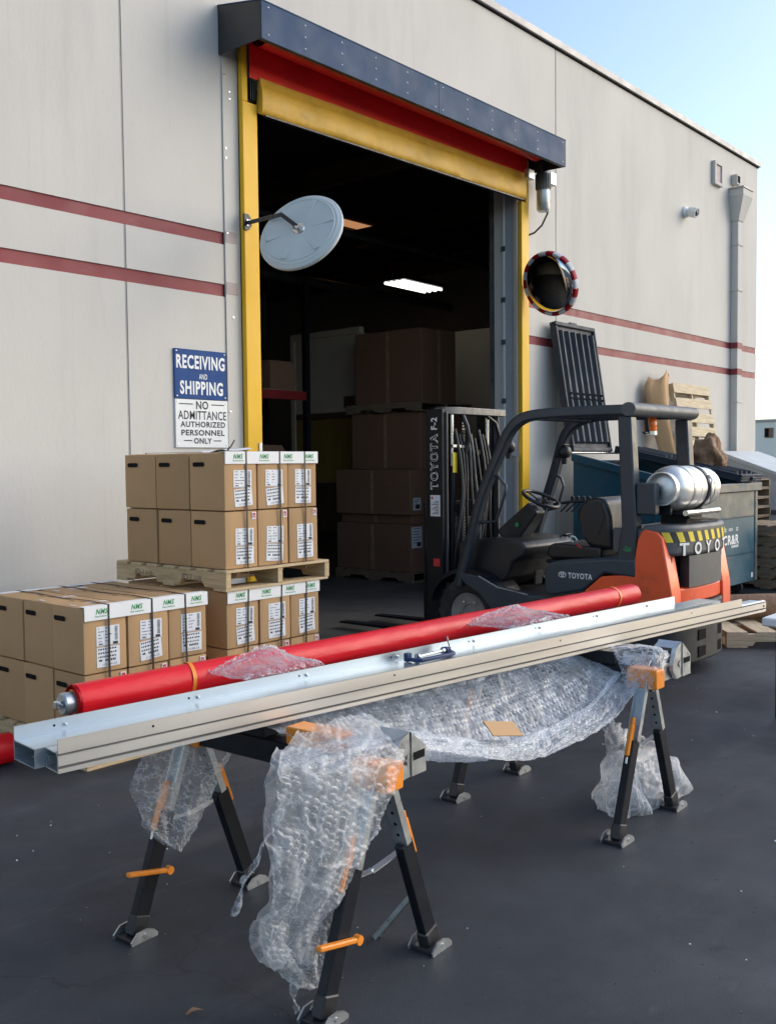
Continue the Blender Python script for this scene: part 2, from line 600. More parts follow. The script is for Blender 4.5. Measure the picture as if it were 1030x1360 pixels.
def lettering(g, s, c, wd, ht, axes, bold=.02, shear=0., lift=.002):
    """flat print: word s, wd x ht metres, centred on c in the given axes"""
    vs, fs = text_mesh(s, bold)
    T = frame(c, *axes)
    g.add([(v[0] * wd + shear * v[1] * ht, v[1] * ht, lift) for v in vs], fs, T)
    return g

def inst(name, me, parent, loc=(0, 0, 0), rot=(0, 0, 0), label=None):
    o = bpy.data.objects.new(name, me)
    COL.objects.link(o)
    o.parent = parent
    o.location = loc
    o.rotation_euler = rot
    if label: o['label'] = label
    return o

# ================================================================== SETTING
g = G()
g.quad((-300, -300, 0), (300, -300, 0), (300, 300, 0), (-300, 300, 0))
gr = g.build('asphalt_ground', m_asph)
tag(gr, 'dark asphalt yard in front of the loading door', kind='structure')
g = G()
g.quad((-2.9, 6.35, .004), (17.1, 6.35, .004), (17.1, 23.9, .004), (-2.9, 23.9, .004))
tag(g.build('warehouse_floor', m_floor), 'grey concrete floor inside the warehouse', kind='structure')

# ------------------------------------------------------------------ warehouse
WY = 6.5
wh = thing('warehouse', 'pale concrete warehouse with two maroon bands and a tall open loading door', 'building', (7.2, 15, 0))
prof = [(6.5, 0), (6.5, 3.065), (6.516, 3.065), (6.516, 3.169), (6.5, 3.169), (6.5, 3.50), (6.516, 3.50), (6.516, 3.601),
        (6.5, 3.601), (6.5, 6.715), (6.7, 6.715), (6.7, 0)]
def panel(x0, x1):
    return G().prism(prof, 'x', x0, x1)
panel(-3, 4.415).build('wall_panel', m_wall, wh)
g = panel(4.437, 5.400)
g.box(5.4001, 9.9719, 6.5, 6.7, 4.98, 6.715)
g.build('wall_panel', m_wall, wh)
panel(9.972, 10.672).build('wall_panel', m_wall, wh)
panel(10.694, 17.35).build('wall_panel', m_wall, wh)
for x0, x1 in ((4.415, 4.437), (10.672, 10.694)):
    for z0, z1 in ((0, 3.0645), (3.1695, 3.4995), (3.6015, 6.71)):
        G().box(x0 + .0005, x1 - .0005, 6.5055, 6.69, z0, z1).build('panel_joint', m_seam, wh)
for x0, x1 in ((-3, 5.398), (9.974, 17.345)):
    for z0, z1 in ((3.066, 3.168), (3.501, 3.600)):
        G().box(x0, x1, 6.5115, 6.5155, z0, z1).build('stripe', m_stripe, wh)
# flat metal cheek between the wall and the door post, with the bands showing faintly through the paint
g = G().box(5.404, 5.566, 6.488, 6.69, 0, 5.06)
g.build('door_cheek', m_wall, wh)
g = G().box(5.398, 5.4045, 6.505, 6.6, 0, 5.06)
g.build('cheek_gap', m_dark, wh)
for z0, z1 in ((3.09, 3.19), (3.52, 3.615)):
    G().box(5.41, 5.53, 6.4855, 6.4878, z0, z1).build('faded_band', m_faded, wh)
for z in (4.9, 4.78, 4.72, 4.3, 4.22, 3.6, 2.9, 2.1):
    G().lathe([(0, -.004), (.011, -.004), (.009, .006), (0, .007)], 8, frame((5.425 + .05 * (z % .3 > .15), 6.488, z), *F_FRONT)).build('bolt_head', m_steel, wh, 40)
# parapet
g = G().box(-3, 17.40, 6.455, 6.78, 6.735, 6.82, .004)
g.build('parapet_cap', m_cap, wh)
G().box(-3, 17.37, 6.485, 6.72, 6.715, 6.735).build('cap_gap', m_dark, wh)
# the rest of the shell
G().box(17.15, 17.35, 6.702, 24, 0, 6.715).build('side_wall', m_wall, wh)
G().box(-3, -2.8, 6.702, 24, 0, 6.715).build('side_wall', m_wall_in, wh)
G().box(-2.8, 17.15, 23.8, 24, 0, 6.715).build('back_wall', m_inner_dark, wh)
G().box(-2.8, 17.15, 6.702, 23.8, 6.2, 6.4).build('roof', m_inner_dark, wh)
g = G()
for i in range(9):
    g.box(-2.8, 17.14, 7.6 + 1.8 * i, 7.75 + 1.8 * i, 5.82, 6.198)
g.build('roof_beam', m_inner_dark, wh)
for i in range(5):
    G().box(4.0 + 3.0 * i, 4.12 + 3 * i, 6.8, 23.7, 5.55, 5.815).build('purlin', m_beam, wh)
G().tube([(2, 9.9, 5.0), (16.5, 9.9, 5.0)], .05, 10).build('sprinkler_pipe', m_bare, wh, 40)
G().tube([(2, 12.6, 4.9), (16.5, 12.6, 4.9)], .09, 10).build('air_duct', m_bare, wh, 40)
G().box(13.4, 14.3, 12.7, 13.6, 6.165, 6.195).build('roof_panel', m_skylight, wh)
# inner side of the opening, right: steel jamb members one behind the other
G().box(9.80, 9.97, 6.492, 6.542, 0, 4.97, .003).build('jamb_trim', m_cream, wh)
G().box(9.815, 9.97, 6.544, 6.668, 0, 4.97, .004).build('jamb_plate', m_jamb, wh)
G().box(9.805, 9.97, 6.670, 6.698, 0, 4.97, .003).build('jamb_angle', m_white, wh)
G().box(9.82, 10.1, 6.702, 6.83, 0, 4.97, .004).build('jamb_channel', m_wall, wh)
G().box(9.83, 10.1, 6.834, 6.905, 0, 5.3, .004).build('door_track', m_bare, wh)
g = G()
for z in (2.35, 3.05, 3.55, 4.15):
    g.box(9.796, 9.806, 6.655, 6.715, z, z + .06, .002)
g.build('track_clip', m_bare, wh)

# ------------------------------------------------------------------ rain pipe, vent, camera on the wall
t = thing('downspout', 'painted rain pipe with collector box at the far corner of the wall', 'rain pipe', (16.3, 6.44, 0))
g = G()
g.box(16.1, 16.5, 6.26, 6.498, 5.98, 6.10, .004)
top = [(16.1, 6.26), (16.5, 6.26), (16.5, 6.498), (16.1, 6.498)]
bot = [(16.19, 6.37), (16.40, 6.37), (16.40, 6.498), (16.19, 6.498)]
g.add([(x, y, 5.98) for x, y in top] + [(x, y, 5.60) for x, y in bot], [(0, 1, 5, 4), (1, 2, 6, 5), (2, 3, 7, 6), (3, 0, 4, 7), (4, 5, 6, 7)])
g.build('collector_head', m_wall, t)
G().box(16.08, 16.52, 6.245, 6.498, 6.10, 6.125, .003).build('head_rim', m_cap, t)
G().box(16.2, 16.39, 6.38, 6.498, .1, 5.60, .006).build('pipe', m_wall, t)
for z in (1.7, 2.6, 4.45, 5.2):
    G().box(16.185, 16.405, 6.367, 6.4985, z, z + .035, .003).build('pipe_band', m_wall, t)
for z0, z1 in ((3.066, 3.168), (3.501, 3.600)):
    G().box(16.194, 16.396, 6.374, 6.49, z0, z1).build('painted_band', m_stripe, t)
G().box(16.19, 16.34, 6.40, 6.498, 6.20, 6.36, .004).build('scupper', m_wall, t)
G().box(16.215, 16.315, 6.396, 6.3995, 6.225, 6.335).build('scupper_mouth', m_dark, t)

t = thing('wall_vent', 'small beige rectangular vent box high on the wall', 'vent', (15.56, 6.47, 6.05))
g = G()
g.box(15.40, 15.45, 6.44, 6.498, 6.05, 6.42, .004)
g.box(15.67, 15.72, 6.44, 6.498, 6.05, 6.42, .004)
g.box(15.452, 15.668, 6.44, 6.498, 6.37, 6.42, .004)
g.box(15.452, 15.668, 6.44, 6.498, 6.05, 6.10, .004)
g.build('vent_frame', m_wall, t)
G().box(15.452, 15.668, 6.46, 6.497, 6.102, 6.368).build('vent_back', m_faded, t)

t = thing('security_camera', 'white bullet security camera beside the vent, high on the wall', 'camera', (14.45, 6.48, 5.43))
Tc = frame((14.40, 6.5, 5.42), *F_FRONT)
G().lathe([(0, .002), (.085, .002), (.085, .03), (.06, .05), (0, .05)], 20, Tc).build('mount', m_white, t, 35)
ax = Vector((-.05, -.95, -.28)).normalized()
xx = ax.cross(Vector((0, 0, 1))).normalized()
Tb = frame(Vector((14.42, 6.43, 5.42)), xx, ax.cross(xx), ax)
G().lathe([(0, -.03), (.045, -.03), (.075, .01), (.078, .10), (.07, .13), (.06, .13), (.056, .118), (0, .118)], 20, Tb).build('housing', m_white, t, 35)
G().lathe([(0, .135), (.03, .130), (.050, .121), (.050, .119), (0, .119)], 20, Tb).build('lens', m_black, t, 35)

# ------------------------------------------------------------------ roll-up fabric door
dr = thing('roll_up_door', 'raised red fabric door with yellow posts and a blue grey hood', 'door', (7.77, 6.4, 0))
g = G().box(5.57, 5.738, 6.434, 6.486, 0, 4.725, .006)
g.box(5.57, 5.632, 6.434, 6.486, 4.725, 5.2, .004)
g.build('guide_post', m_yellow, dr)
g = G().box(9.82, 9.975, 6.434, 6.486, 0, 4.70, .006)
g.box(9.915, 9.975, 6.434, 6.486, 4.70, 5.2, .004)
g.build('guide_post', m_yellow, dr)
g = G().box(5.64, 5.74, 6.445, 6.475, 4.74, 4.93, .003)
g.box(9.83, 9.91, 6.445, 6.475, 4.72, 4.98, .003)
for x in (5.655, 5.68, 5.705):
    g.box(x, x + .012, 6.425, 6.445, 4.75, 4.92, .002)
g.build('roller_guide', m_blacks, dr)
G().box(5.69, 5.725, 6.424, 6.433, 1.755, 1.84, .002).build('latch_plate', m_galv, dr)
# hood
y0 = 5.962
for x0, x1 in ((5.378, 7.655), (7.660, 10.02)):
    G().box(x0, x1, y0, y0 + .006, 5.04, 5.335).build('hood_panel', m_hood, dr)
g = G()
g.add([(5.374, y0 - .004, 5.336), (10.024, y0 - .004, 5.336), (10.024, 6.499, 5.452), (5.374, 6.499, 5.452),
       (5.374, y0 - .004, 5.345), (10.024, y0 - .004, 5.345), (10.024, 6.499, 5.461), (5.374, 6.499, 5.461)],
      [(0, 1, 2, 3), (4, 7, 6, 5), (0, 4, 5, 1), (1, 5, 6, 2), (2, 6, 7, 3), (3, 7, 4, 0)])
g.build('hood_top', m_hood, dr)
for x in (5.376, 10.018):
    G().prism([(y0 + .007, 5.04), (y0 + .007, 5.334), (6.498, 5.450), (6.498, 5.055)], 'x', x, x + .006).build('hood_end', m_hoodend, dr)
G().box(5.384, 10.016, y0 + .008, y0 + .05, 5.042, 5.047).build('hood_lip', m_hoodend, dr)
rv = G().lathe([(.009, 0), (.007, .003), (0, .0045)], 8, frame((0, 0, 0), *F_FRONT)).mesh('rivet', m_galv, 50)
xs = []
for x in (5.45, 7.60, 7.72, 9.95):
    xs += [(x, z) for z in (5.085, 5.30)]
for x in (5.86, 6.30, 6.74, 7.18, 8.12, 8.55, 8.98, 9.42):
    xs += [(x, z) for z in (5.10, 5.195, 5.29)]
for x, z in xs:
    inst('rivet', rv, dr, (x - 7.77, y0 - .0005 - 6.4, z))
# rolled curtain and the hanging strip
g = G()
n = 40
P = []
for i in range(n + 1):
    a = 2 * math.pi * i / n
    P.append([(x, 6.265 + .135 * math.cos(a), 5.275 + .135 * math.sin(a)) for x in [5.64 + k * .2837 for k in range(16)]])
g.grid(P)
g.build('rolled_curtain', m_redv, dr, 60)
P = []
for i in range(49):
    x = 5.64 + i * 4.27 / 48
    lo = 4.925 + .065 * i / 48
    P.append([(x, 6.42 + .004 * math.sin(x * 3.1) - .01 * k * (1 - k), lo + (5.22 - lo) * k) for k in (0, .25, .5, .75, 1)])
G().grid(P).build('curtain', m_redv, dr, 60)
# soft yellow bottom bar
P = []
for i in range(90):
    f = i / 89
    x = 5.745 + f * 4.085
    dz = .065 * f
    sg = .016 * noise.noise((x * 1.7, 0, 0)) + .004 * noise.noise((x * 7, 3, 0))
    b = .012 * noise.noise((x * 2.6, 9, 1)) + .006 * noise.noise((x * 9, 4, 4))
    ring = [(6.412, 4.95), (6.402, 4.948), (6.398, 4.93), (6.400, 4.893), (6.390, 4.880), (6.376 + b * .5, 4.84), (6.368 + b * .7, 4.76),
            (6.372 + b * .7, 4.69), (6.384, 4.652), (6.405, 4.642), (6.44, 4.66), (6.45, 4.74), (6.43, 4.93)]
    ring = [(x, y, z + dz + sg * (1 if z < 4.9 else .3)) for y, z in ring]
    P.append(ring + [ring[0]])
g = G().grid(P)
g.add(P[0][:-1], [tuple(range(13))])
g.add(P[-1][:-1], [tuple(range(13))])
g.build('bottom_bar', m_yvinyl, dr, 50)
g = G()
g.add([(5.79, y, z) for y in (6.385, 6.43) for z in (4.632, 4.645)] + [(9.80, y, z + .065) for y in (6.385, 6.43) for z in (4.632, 4.645)],
      [(0, 1, 3, 2), (4, 6, 7, 5), (0, 4, 5, 1), (2, 3, 7, 6), (0, 2, 6, 4), (1, 5, 7, 3)])
g.build('bar_gasket', m_black, dr)
g = G().box(9.68, 9.80, 6.24, 6.31, 4.90, 5.01, .008)
g.build('sensor_box', m_galv, dr)
G().tube([(9.80, 6.28, 4.97), (9.86, 6.29, 5.05), (9.94, 6.33, 5.13), (9.97, 6.36, 5.2)], .008, 6).build('sensor_cable', m_black, dr, 40)
# drive motor
mo = G()
Tm = Matrix.Translation((10.075, 6.30, 0))
mo.lathe([(0, 4.60), (.06, 4.60), (.078, 4.625), (.08, 4.83), (.08, 4.84)], 24, Tm)
mo = mo.build('motor', m_galv, dr, 40)
g = G().lathe([(.081, 4.84), (.083, 5.04), (.07, 5.06), (.06, 5.16), (0, 5.16)], 24, Tm)
for k in range(18):
    a = k * math.pi / 9
    g.box(.078, .092, -.004, .004, 4.86, 5.03, 0, Tm @ Matrix.Rotation(a, 4, 'Z'))
g.build('motor_housing', m_bare, mo, 40)
G().box(10.165, 10.29, 6.25, 6.36, 4.93, 5.08, .008).build('terminal_box', m_galv, mo)
g = G()
g.tube([(10.2, 6.30, 4.93), (10.2, 6.30, 4.85)], .016, 10)
g.tube([(10.2, 6.3, 4.86), (10.21, 6.3, 4.74), (10.20, 6.32, 4.60), (10.14, 6.36, 4.46), (10.06, 6.41, 4.37), (9.976, 6.45, 4.33)], .012, 8)
g.build('motor_cable', m_black, mo, 50)

# ------------------------------------------------------------------ convex mirrors
def cam_dirs(p):
    v = (Vector(p) - CAM).normalized()
    return v
c = Vector((5.584, 5.775, 3.533))
v = cam_dirs(c)
nb = (-v * .749 + .662 * (-.545 * cr + .839 * cu)).normalized()
t = thing('convex_mirror', 'back of a round pale grey traffic mirror on the left door post', 'mirror', (5.57, 6.43, 3.69), group='convex traffic mirrors')
xx = nb.cross(Vector((0, 0, 1))).normalized()
T = frame(c, xx, nb.cross(xx), nb)
Rm_ = .368
G().lathe([(Rm_ * .99, -.045), (Rm_, -.02), (Rm_ * .985, -.012), (Rm_ * .93, -.004), (Rm_ * .90, .004), (Rm_ * .55, .016), (Rm_ * .2, .02), (0, .02)], 64, T).build('shell', m_mirrorback, t, 25)
P = [(Rm_ * .985 * math.sin(a * math.pi / 24) , -.04 - .07 * math.cos(a * math.pi / 24)) for a in range(13)]
G().lathe([(max(r, 0), z) for r, z in P], 64, T).build('mirror_face', m_mirror, t, 60)
g = G()
for k in range(6):
    a = k * math.pi / 3 + .25
    g.box(.09, Rm_ * .80, -.022, .022, .010, .019, .004, T @ Matrix.Rotation(a, 4, 'Z'))
g.lathe([(Rm_ * .80, .002), (Rm_ * .83, .013), (Rm_ * .86, .002)], 64, T)
g.build('shell_rib', m_mirrorback, t, 30)
g = G().lathe([(0, .03), (.05, .03), (.056, .016)], 20, T)
g.lathe([(0, .055), (.022, .055), (.022, .03)], 10, T)
g.build('hub', m_steel, t, 40)
g = G()
e1 = Vector((5.50, 5.90, 3.665))
e2 = c + nb * .045
p0 = Vector((5.59, 6.425, 3.70))
g.bar(p0, e1, .012, .034, .003)
g.bar(e1, e2, .012, .034, .003, ext=.01)
for q0, q1 in ((p0, e1), (e1, e2)):
    nn = 7 if q0 is p0 else 5
    for i in range(nn):
        q = q0.lerp(q1, (i + .6) / nn)
        g.lathe([(.010, -.008), (.010, .008), (.006, .008), (.006, -.008), (.010, -.008)], 8, frame(q, (0, 0, 1), (0, 1, 0), (-1, 0, 0)))
g.build('arm', m_black, t)
g = G().prism([(5.555, 3.64), (5.555, 3.775), (5.60, 3.775), (5.635, 3.735), (5.635, 3.68), (5.60, 3.64)], 'y', 6.412, 6.433)
g.build('bracket', m_black, t)
g = G()
for x, z in ((5.58, 3.72), (5.61, 3.72), (5.58, 3.68)):
    g.lathe([(.009, 0), (.009, .01), (0, .011)], 8, frame((x, 6.412, z), *F_FRONT))
g.build('bolt_head', m_steel, t)

c = Vector((9.78, 6.05, 3.677))
v = cam_dirs(c)
nf = (-v * .705 + .709 * (-.924 * cr - .383 * cu)).normalized()
t = thing('convex_mirror', 'round convex traffic mirror with red and white rim on the right door post', 'mirror', (9.97, 6.43, 3.72), group='convex traffic mirrors')
xx = nf.cross(Vector((0, 0, 1))).normalized()
T = frame(c, xx, nf.cross(xx), nf)
Rr = .372
P = [(Rr * .90 * math.sin(a * math.pi / 24), -.03 + .085 * math.cos(a * math.pi / 24)) for a in range(13)]
G().lathe(P, 64, T).build('mirror_face', m_mirror, t, 60)
for k in range(22):
    a0 = 2 * math.pi * k / 22
    G().lathe([(Rr * .895, -.028), (Rr * .91, -.006), (Rr * .98, -.006), (Rr, -.02), (Rr, -.06)], 4, T, a0, a0 + 2 * math.pi / 22).build(
        'rim_segment', m_red_r if k % 2 else m_white_r, t, 40)
G().lathe([(Rr, -.06), (Rr * .8, -.075), (0, -.085)], 40, T).build('shell', m_mirrorback, t, 40)
g = G().bar(c - nf * .08, (9.95, 6.43, 3.72), .03, .02, .003)
g.box(9.93, 9.97, 6.415, 6.433, 3.65, 3.79, .003)
g.build('arm', m_black, t)

# ------------------------------------------------------------------ signs
def sign(name, label, x0, x1, z0, z1, mt, rows, mrow, dashes=()):
    t = thing(name, label, 'sign', ((x0 + x1) / 2, 6.49, z0))
    G().box(x0, x1, 6.484, 6.4985, z0, z1, .0015).build('plate', mt, t)
    g = G()
    for s, cx, cz, wd, ht, bo in rows:
        lettering(g, s, (cx, 6.484, cz), wd, ht, F_FRONT, bo, 0, .0012)
    for a0, a1, z in dashes:
        g.box(a0, a1, 6.4822, 6.4836, z - .004, z + .004)
    g.build('lettering', mrow, t)
    g = G()
    for x in (x0 + .02, x1 - .02):
        for z in (z0 + .02, z1 - .02):
            g.lathe([(.007, 0), (.005, .004), (0, .005)], 8, frame((x, 6.484, z), *F_FRONT))
    g.build('screw_head', m_steel, t)
xm = 5.12
sign('blue_sign', 'blue sign with white lettering reading receiving and shipping', 4.853, 5.387, 2.192, 2.594, m_signblue,
     [('RECEIVING', xm, 2.492, .498, .112, .032), ('AND', xm + .02, 2.378, .085, .044, .01), ('SHIPPING', xm + .005, 2.283, .442, .112, .032)], m_signwhite)
sign('white_sign', 'white sign with black no admittance lettering below the blue sign', 4.855, 5.394, 1.795, 2.187, m_signwhite,
     [('NO', 5.125, 2.143, .125, .068, .022), ('ADMITTANCE', 5.128, 2.060, .498, .072, .012), ('AUTHORIZED', 5.132, 1.985, .462, .048, .03),
      ('PERSONNEL', 5.132, 1.917, .446, .048, .03), ('ONLY', 5.126, 1.850, .185, .048, .03)], m_ink,
     ((4.892, 5.03, 2.150), (5.22, 5.352, 2.150), (4.935, 5.015, 1.852), (5.238, 5.32, 1.852)))

# ================================================================== PALLETS AND CARTONS
def pallet(label, loc, W, L, H, mx, my, nb=7, group='wooden pallets in the yard', rz=0., rot=None, gaps=None, nbot=3, marks=False, seed=0):
    """stringers along local y, deck boards along local x; origin at a bottom corner"""
    rr = random.Random(seed + 5)
    t = thing('wooden_pallet', label, 'pallet', loc, rz, group, rot)
    sh = H - .036
    prof = [(0, .018), (0, .018 + sh), (L, .018 + sh), (L, .018), (L * .82, .018), (L * .80, .055), (L * .62, .055), (L * .60, .018),
            (L * .40, .018), (L * .38, .055), (L * .20, .055), (L * .18, .018)]
    me = G().prism(prof, 'x', 0, .04).mesh('stringer', my)
    for x in (0, W / 2 - .02, W - .04):
        inst('stringer', me, t, (x, 0, 0))
    bw = L / nb * .72
    bme = G().box(0, W, 0, bw, 0, .017, .002).mesh('deck_board', mx)
    for i in range(nb):
        inst('deck_board', bme, t, (rr.uniform(-.006, .006), (L - bw) * i / (nb - 1) + rr.uniform(-.008, .008), H - .0175), (0, 0, rr.uniform(-.008, .008)))
    for i in range(nbot):
        inst('bottom_board', bme, t, (rr.uniform(-.004, .004), (L - bw) * i / (nbot - 1), .0003), (0, 0, rr.uniform(-.006, .006)))
    return t

def carton_set(wd, dp, ht, tint):
    # a slightly tired box: soft corners, sides that bulge a little, a taped seam on top
    bm = bmesh.new()
    bmesh.ops.create_cube(bm, size=1)
    bmesh.ops.subdivide_edges(bm, edges=bm.edges, cuts=7, use_grid_fill=True)
    sd_ = 11 * tint + 3
    for v_ in bm.verts:
        p = v_.co * 2
        e = sorted(abs(k) for k in p)
        soft = .0045 if e[1] > .99 else 0
        mid = (1 - p.x ** 2) + (1 - p.y ** 2) + (1 - p.z ** 2)
        q = Vector((p.x * (wd / 2 - soft), p.y * (dp / 2 - soft), p.z * (ht / 2 - soft)))
        nz_ = noise.noise(p * 1.1 + Vector((sd_, 0, 0)))
        for k in range(3):
            if abs(p[k]) > .99:
                o1, o2 = [j for j in range(3) if j != k]
                q[k] += math.copysign((.0035 * nz_ - .001) * (1 - p[o1] ** 2) ** .5 * (1 - p[o2] ** 2) ** .5 * (.3 if k == 1 and p.y < 0 else 1), p[k])
                if k != 2 and p.z > .70 and p.z < .8:
                    q[k] -= math.copysign(.0008, p[k])
        if e[0] > .99:
            q *= 1 - .006 * max(0, noise.noise(p * 2 + Vector((0, sd_, 0))) + .2)
        v_.co = q + Vector((wd / 2, dp / 2, ht / 2))
    bm_ = bpy.data.meshes.new('carton')
    bm.to_mesh(bm_)
    bm.free()
    bm_.materials.append(m_cards[tint])
    bm_.shade_smooth()
    bm_.set_sharp_from_angle(angle=R(40))
    slot = G()
    yc, zc, hl, hr = dp * .71, ht * .80, .045, .014
    pts = [(yc + hl * sx + hr * math.cos(a), zc + hr * math.sin(a)) for sx, a0 in ((1, -90), (-1, 90)) for a in [R(a0 + 30 * k) for k in range(7)]]
    slot.add([(-.0040, y, z) for y, z in pts], [tuple(range(len(pts)))])
    sl = slot.mesh('handle_slot', m_dark)
    return bm_, sl

LAB = G().box(-.073, .073, -.0026, .002, -.055, .055).mesh('shipping_label', m_label)
def label_print(kind, seed):
    rr = random.Random(seed)
    g = G()
    F = F_FRONT
    def q(x0, x1, z0, z1):
        g.add([(x0, -.0032, z0), (x1, -.0032, z0), (x1, -.0032, z1), (x0, -.0032, z1)], [(0, 1, 2, 3)])
    if kind == 0:
        for k in range(5):
            z = .042 - k * .018
            for x in (-.062, -.018):
                x0 = x
                for j in range(rr.randint(1, 3)):
                    w_ = rr.uniform(.006, .014)
                    q(x0, x0 + w_, z, z + .0045)
                    x0 += w_ + .003
        z = .048
        while z > -.030:
            h = rr.choice((.0012, .002, .0032))
            q(.042, .062, z - h, z)
            z -= h + rr.choice((.0012, .002))
        q(.030, .062, -.050, -.036)
        q(-.068, .068, -.0525, -.0505)
        q(-.06, -.035, -.046, -.039)
    else:
        for k in range(3):
            z = .040 - k * .021
            x0 = -.064
            while x0 < .052:
                w_ = rr.uniform(.005, .013)
                q(x0, x0 + w_, z, z + .0085)
                x0 += w_ + .0045
        q(-.06, -.04, -.022, -.012)
        x0 = -.02
        for j in range(6):
            q(x0, x0 + .0085, -.024, -.012)
            x0 += .0115
        lettering(g, '112784-25', (.008, -.0006, -.042), .09, .012, F, .0, 0, .0026)
    return g.mesh('label_print', m_ink)
PRN = [[label_print(k, 10 * k + s) for s in range(3)] for k in (0, 1)]
STK = G().box(-.017, .017, -.0026, .002, -.022, .022).mesh('small_sticker', m_label)
g = G().box(-.011, .011, -.0036, -.0027, .004, .016)
g.box(-.011, -.004, -.0036, -.0027, -.016, .003)
g.box(.004, .011, -.0036, -.0027, -.016, .003)
STP = g.mesh('sticker_mark', m_redink)

SETS = {}
def carton(label, loc, wd, dp, ht, lab, sticker, slot, seed, group):
    rr = random.Random(seed)
    key = (round(wd, 3), round(dp, 3), round(ht, 3), rr.randrange(3))
    if key not in SETS:
        SETS[key] = carton_set(wd, dp, ht, key[3])
    bm_, sl = SETS[key]
    o = bpy.data.objects.new('carton', bm_)
    COL.objects.link(o)
    rz = rr.uniform(-.012, .012)
    o.location = (loc[0] + rr.uniform(-.003, .003), loc[1] + rr.uniform(-.001, .007), loc[2])
    o.rotation_euler = (0, 0, rz)
    MW[o] = Matrix.Identity(4)
    tag(o, label, 'carton', group)
    if slot:
        inst('handle_slot', sl, o)
    if lab:
        x = wd * .54 + rr.uniform(-.012, .012)
        for k, z in ((0, ht * .545), (1, ht * .545 - .116)):
            L_ = inst('shipping_label', LAB, o, (x + rr.uniform(-.004, .004), 0, z), (0, rr.uniform(-.09, .09) * (k + .3), 0))
            inst('label_print', PRN[k][rr.randrange(3)], L_)
    if sticker:
        s_ = inst('small_sticker', STK, o, (wd - .035 + rr.uniform(-.006, .006), 0, ht - .035))
        inst('sticker_mark', STP, s_)
    return o

ROWN = ('front', 'second', 'back')
def stack(desc, x0, y0, z0, wd, dp, ht, layers, fill_top, seed, group):
    for k in range(layers):
        for c in range(3):
            for r in range(3):
                vis = c == 0 or r == 0 or (fill_top and k == layers - 1)
                if not vis:
                    continue
                lay = 'top layer' if k == layers - 1 else 'bottom layer'
                if r == 0:
                    lb = 'labelled brown carton, %s, %s of %s' % (('left end', 'middle', 'right end')[c], lay, desc)
                elif c == 0:
                    lb = 'plain brown carton, %s from the labels, %s of %s' % (('', 'second', 'third')[r], lay, desc)
                else:
                    lb = 'brown carton, %s row, %s column, %s of %s' % (ROWN[r], ('', 'middle', 'right')[c], lay, desc)
                carton(lb, (x0 + c * (wd + .003), y0 + r * (dp + .003), z0 + k * (ht + .001)), wd - .001, dp - .001, ht,
                       r == 0, r == 0 and k < layers - 1, c == 0, seed + k * 100 + c * 10 + r, group)

def protector(label, x0, x1, y, z, face=-1):
    """white card angle along the top edge; face -1 looks along -Y"""
    t = thing('edge_protector', label, 'edge guard', ((x0 + x1) / 2, y, z), group='white edge guards on the carton stacks')
    g = G()
    g.box(x0, x1, min(y, y + face * .004), max(y, y + face * .004), z - .074, z + .004, .001)
    g.box(x0, x1, min(y, y - face * .055), max(y, y - face * .055), z + .0012, z + .0042, .001)
    g.build('angle', m_white, t)
    if face < 0:
        for i in range(4):
            g2 = G()
            cx = x0 + (x1 - x0) * (.13, .40, .66, .90)[i]
            lettering(g2, 'NMS', (cx, y - .004, z - .027), .072, .030, F_FRONT, .03, .25, .001)
            lettering(g2, 'New Industries', (cx, y - .004, z - .053), .088, .010, F_FRONT, .01, .1, .001)
            g2.build('lettering', m_green, t)
    return t

def strap(label, pts, group='black straps around the cartons'):
    g = G()
    n = len(pts)
    P = []
    for i, p in enumerate(pts):
        P.append([(p[0] - .0065, p[1], p[2]), (p[0] + .0065, p[1], p[2])])
    g.grid(P)
    o = g.top('strap', m_black, label, 'strap', pts[0], group)
    md = o.modifiers.new('thick', 'SOLIDIFY')
    md.thickness = .0025
    return o

GA, GL, GB = 'cartons of the raised stack', 'cartons under the raised stack', 'cartons of the front left stack'
# lower stack by the door, its pallet, the pallet on it and the raised stack
pallet('wooden pallet on the ground under the lower cartons by the door', (3.885, 4.715, 0), .90, 1.18, .135, m_wood_x, m_wood_y, seed=1)
stack('the lower door stack', 3.905, 4.735, .136, .267, .352, .360, 2, False, 1000, GL)
pa = pallet('wooden pallet carrying the raised cartons above the lower stack', (3.885, 4.715, .862), .905, 1.18, .133, m_wood_x, m_wood_y, seed=2)
g = G()
for yy in (.28, .72):
    lettering(g, 'ID-I', (0, 1.18 - yy * 1.18 + .06, .072), .095, .036, F_SIDE, .0, 0, .0008)
    lettering(g, '2130', (0, 1.18 - yy * 1.18 - .05, .072), .075, .026, F_SIDE, .0, 0, .0008)
g.build('stamped_mark', m_ink, pa, world=False)
stack('the raised stack', 3.905, 4.735, .9955, .267, .352, .3655, 2, False, 2000, GA)
protector('white edge guard with green lettering on the raised stack', 3.905, 4.71, 4.732, 1.7295)
protector('white edge guard with green lettering squeezed under the raised pallet', 3.905, 4.71, 4.732, .8585)
for i, x in enumerate((4.075, 4.36, 4.585)):
    nm = ('left', 'middle', 'right')[i]
    j = (i - 1) * .002
    strap('%s black strap down the label face of the raised stack' % nm,
          [(x, 4.727, .95), (x + j, 4.726, 1.35), (x, 4.7275, 1.736), (x, 4.75, 1.738), (x, 5.3, 1.738), (x, 5.79, 1.738), (x, 5.80, 1.6), (x, 5.80, .98)])
    strap('%s black strap down the label face of the lower stack by the door' % nm,
          [(x - .02, 4.727, .10), (x - .01 + j, 4.726, .5), (x, 4.7275, .860), (x, 4.735, .8633)])
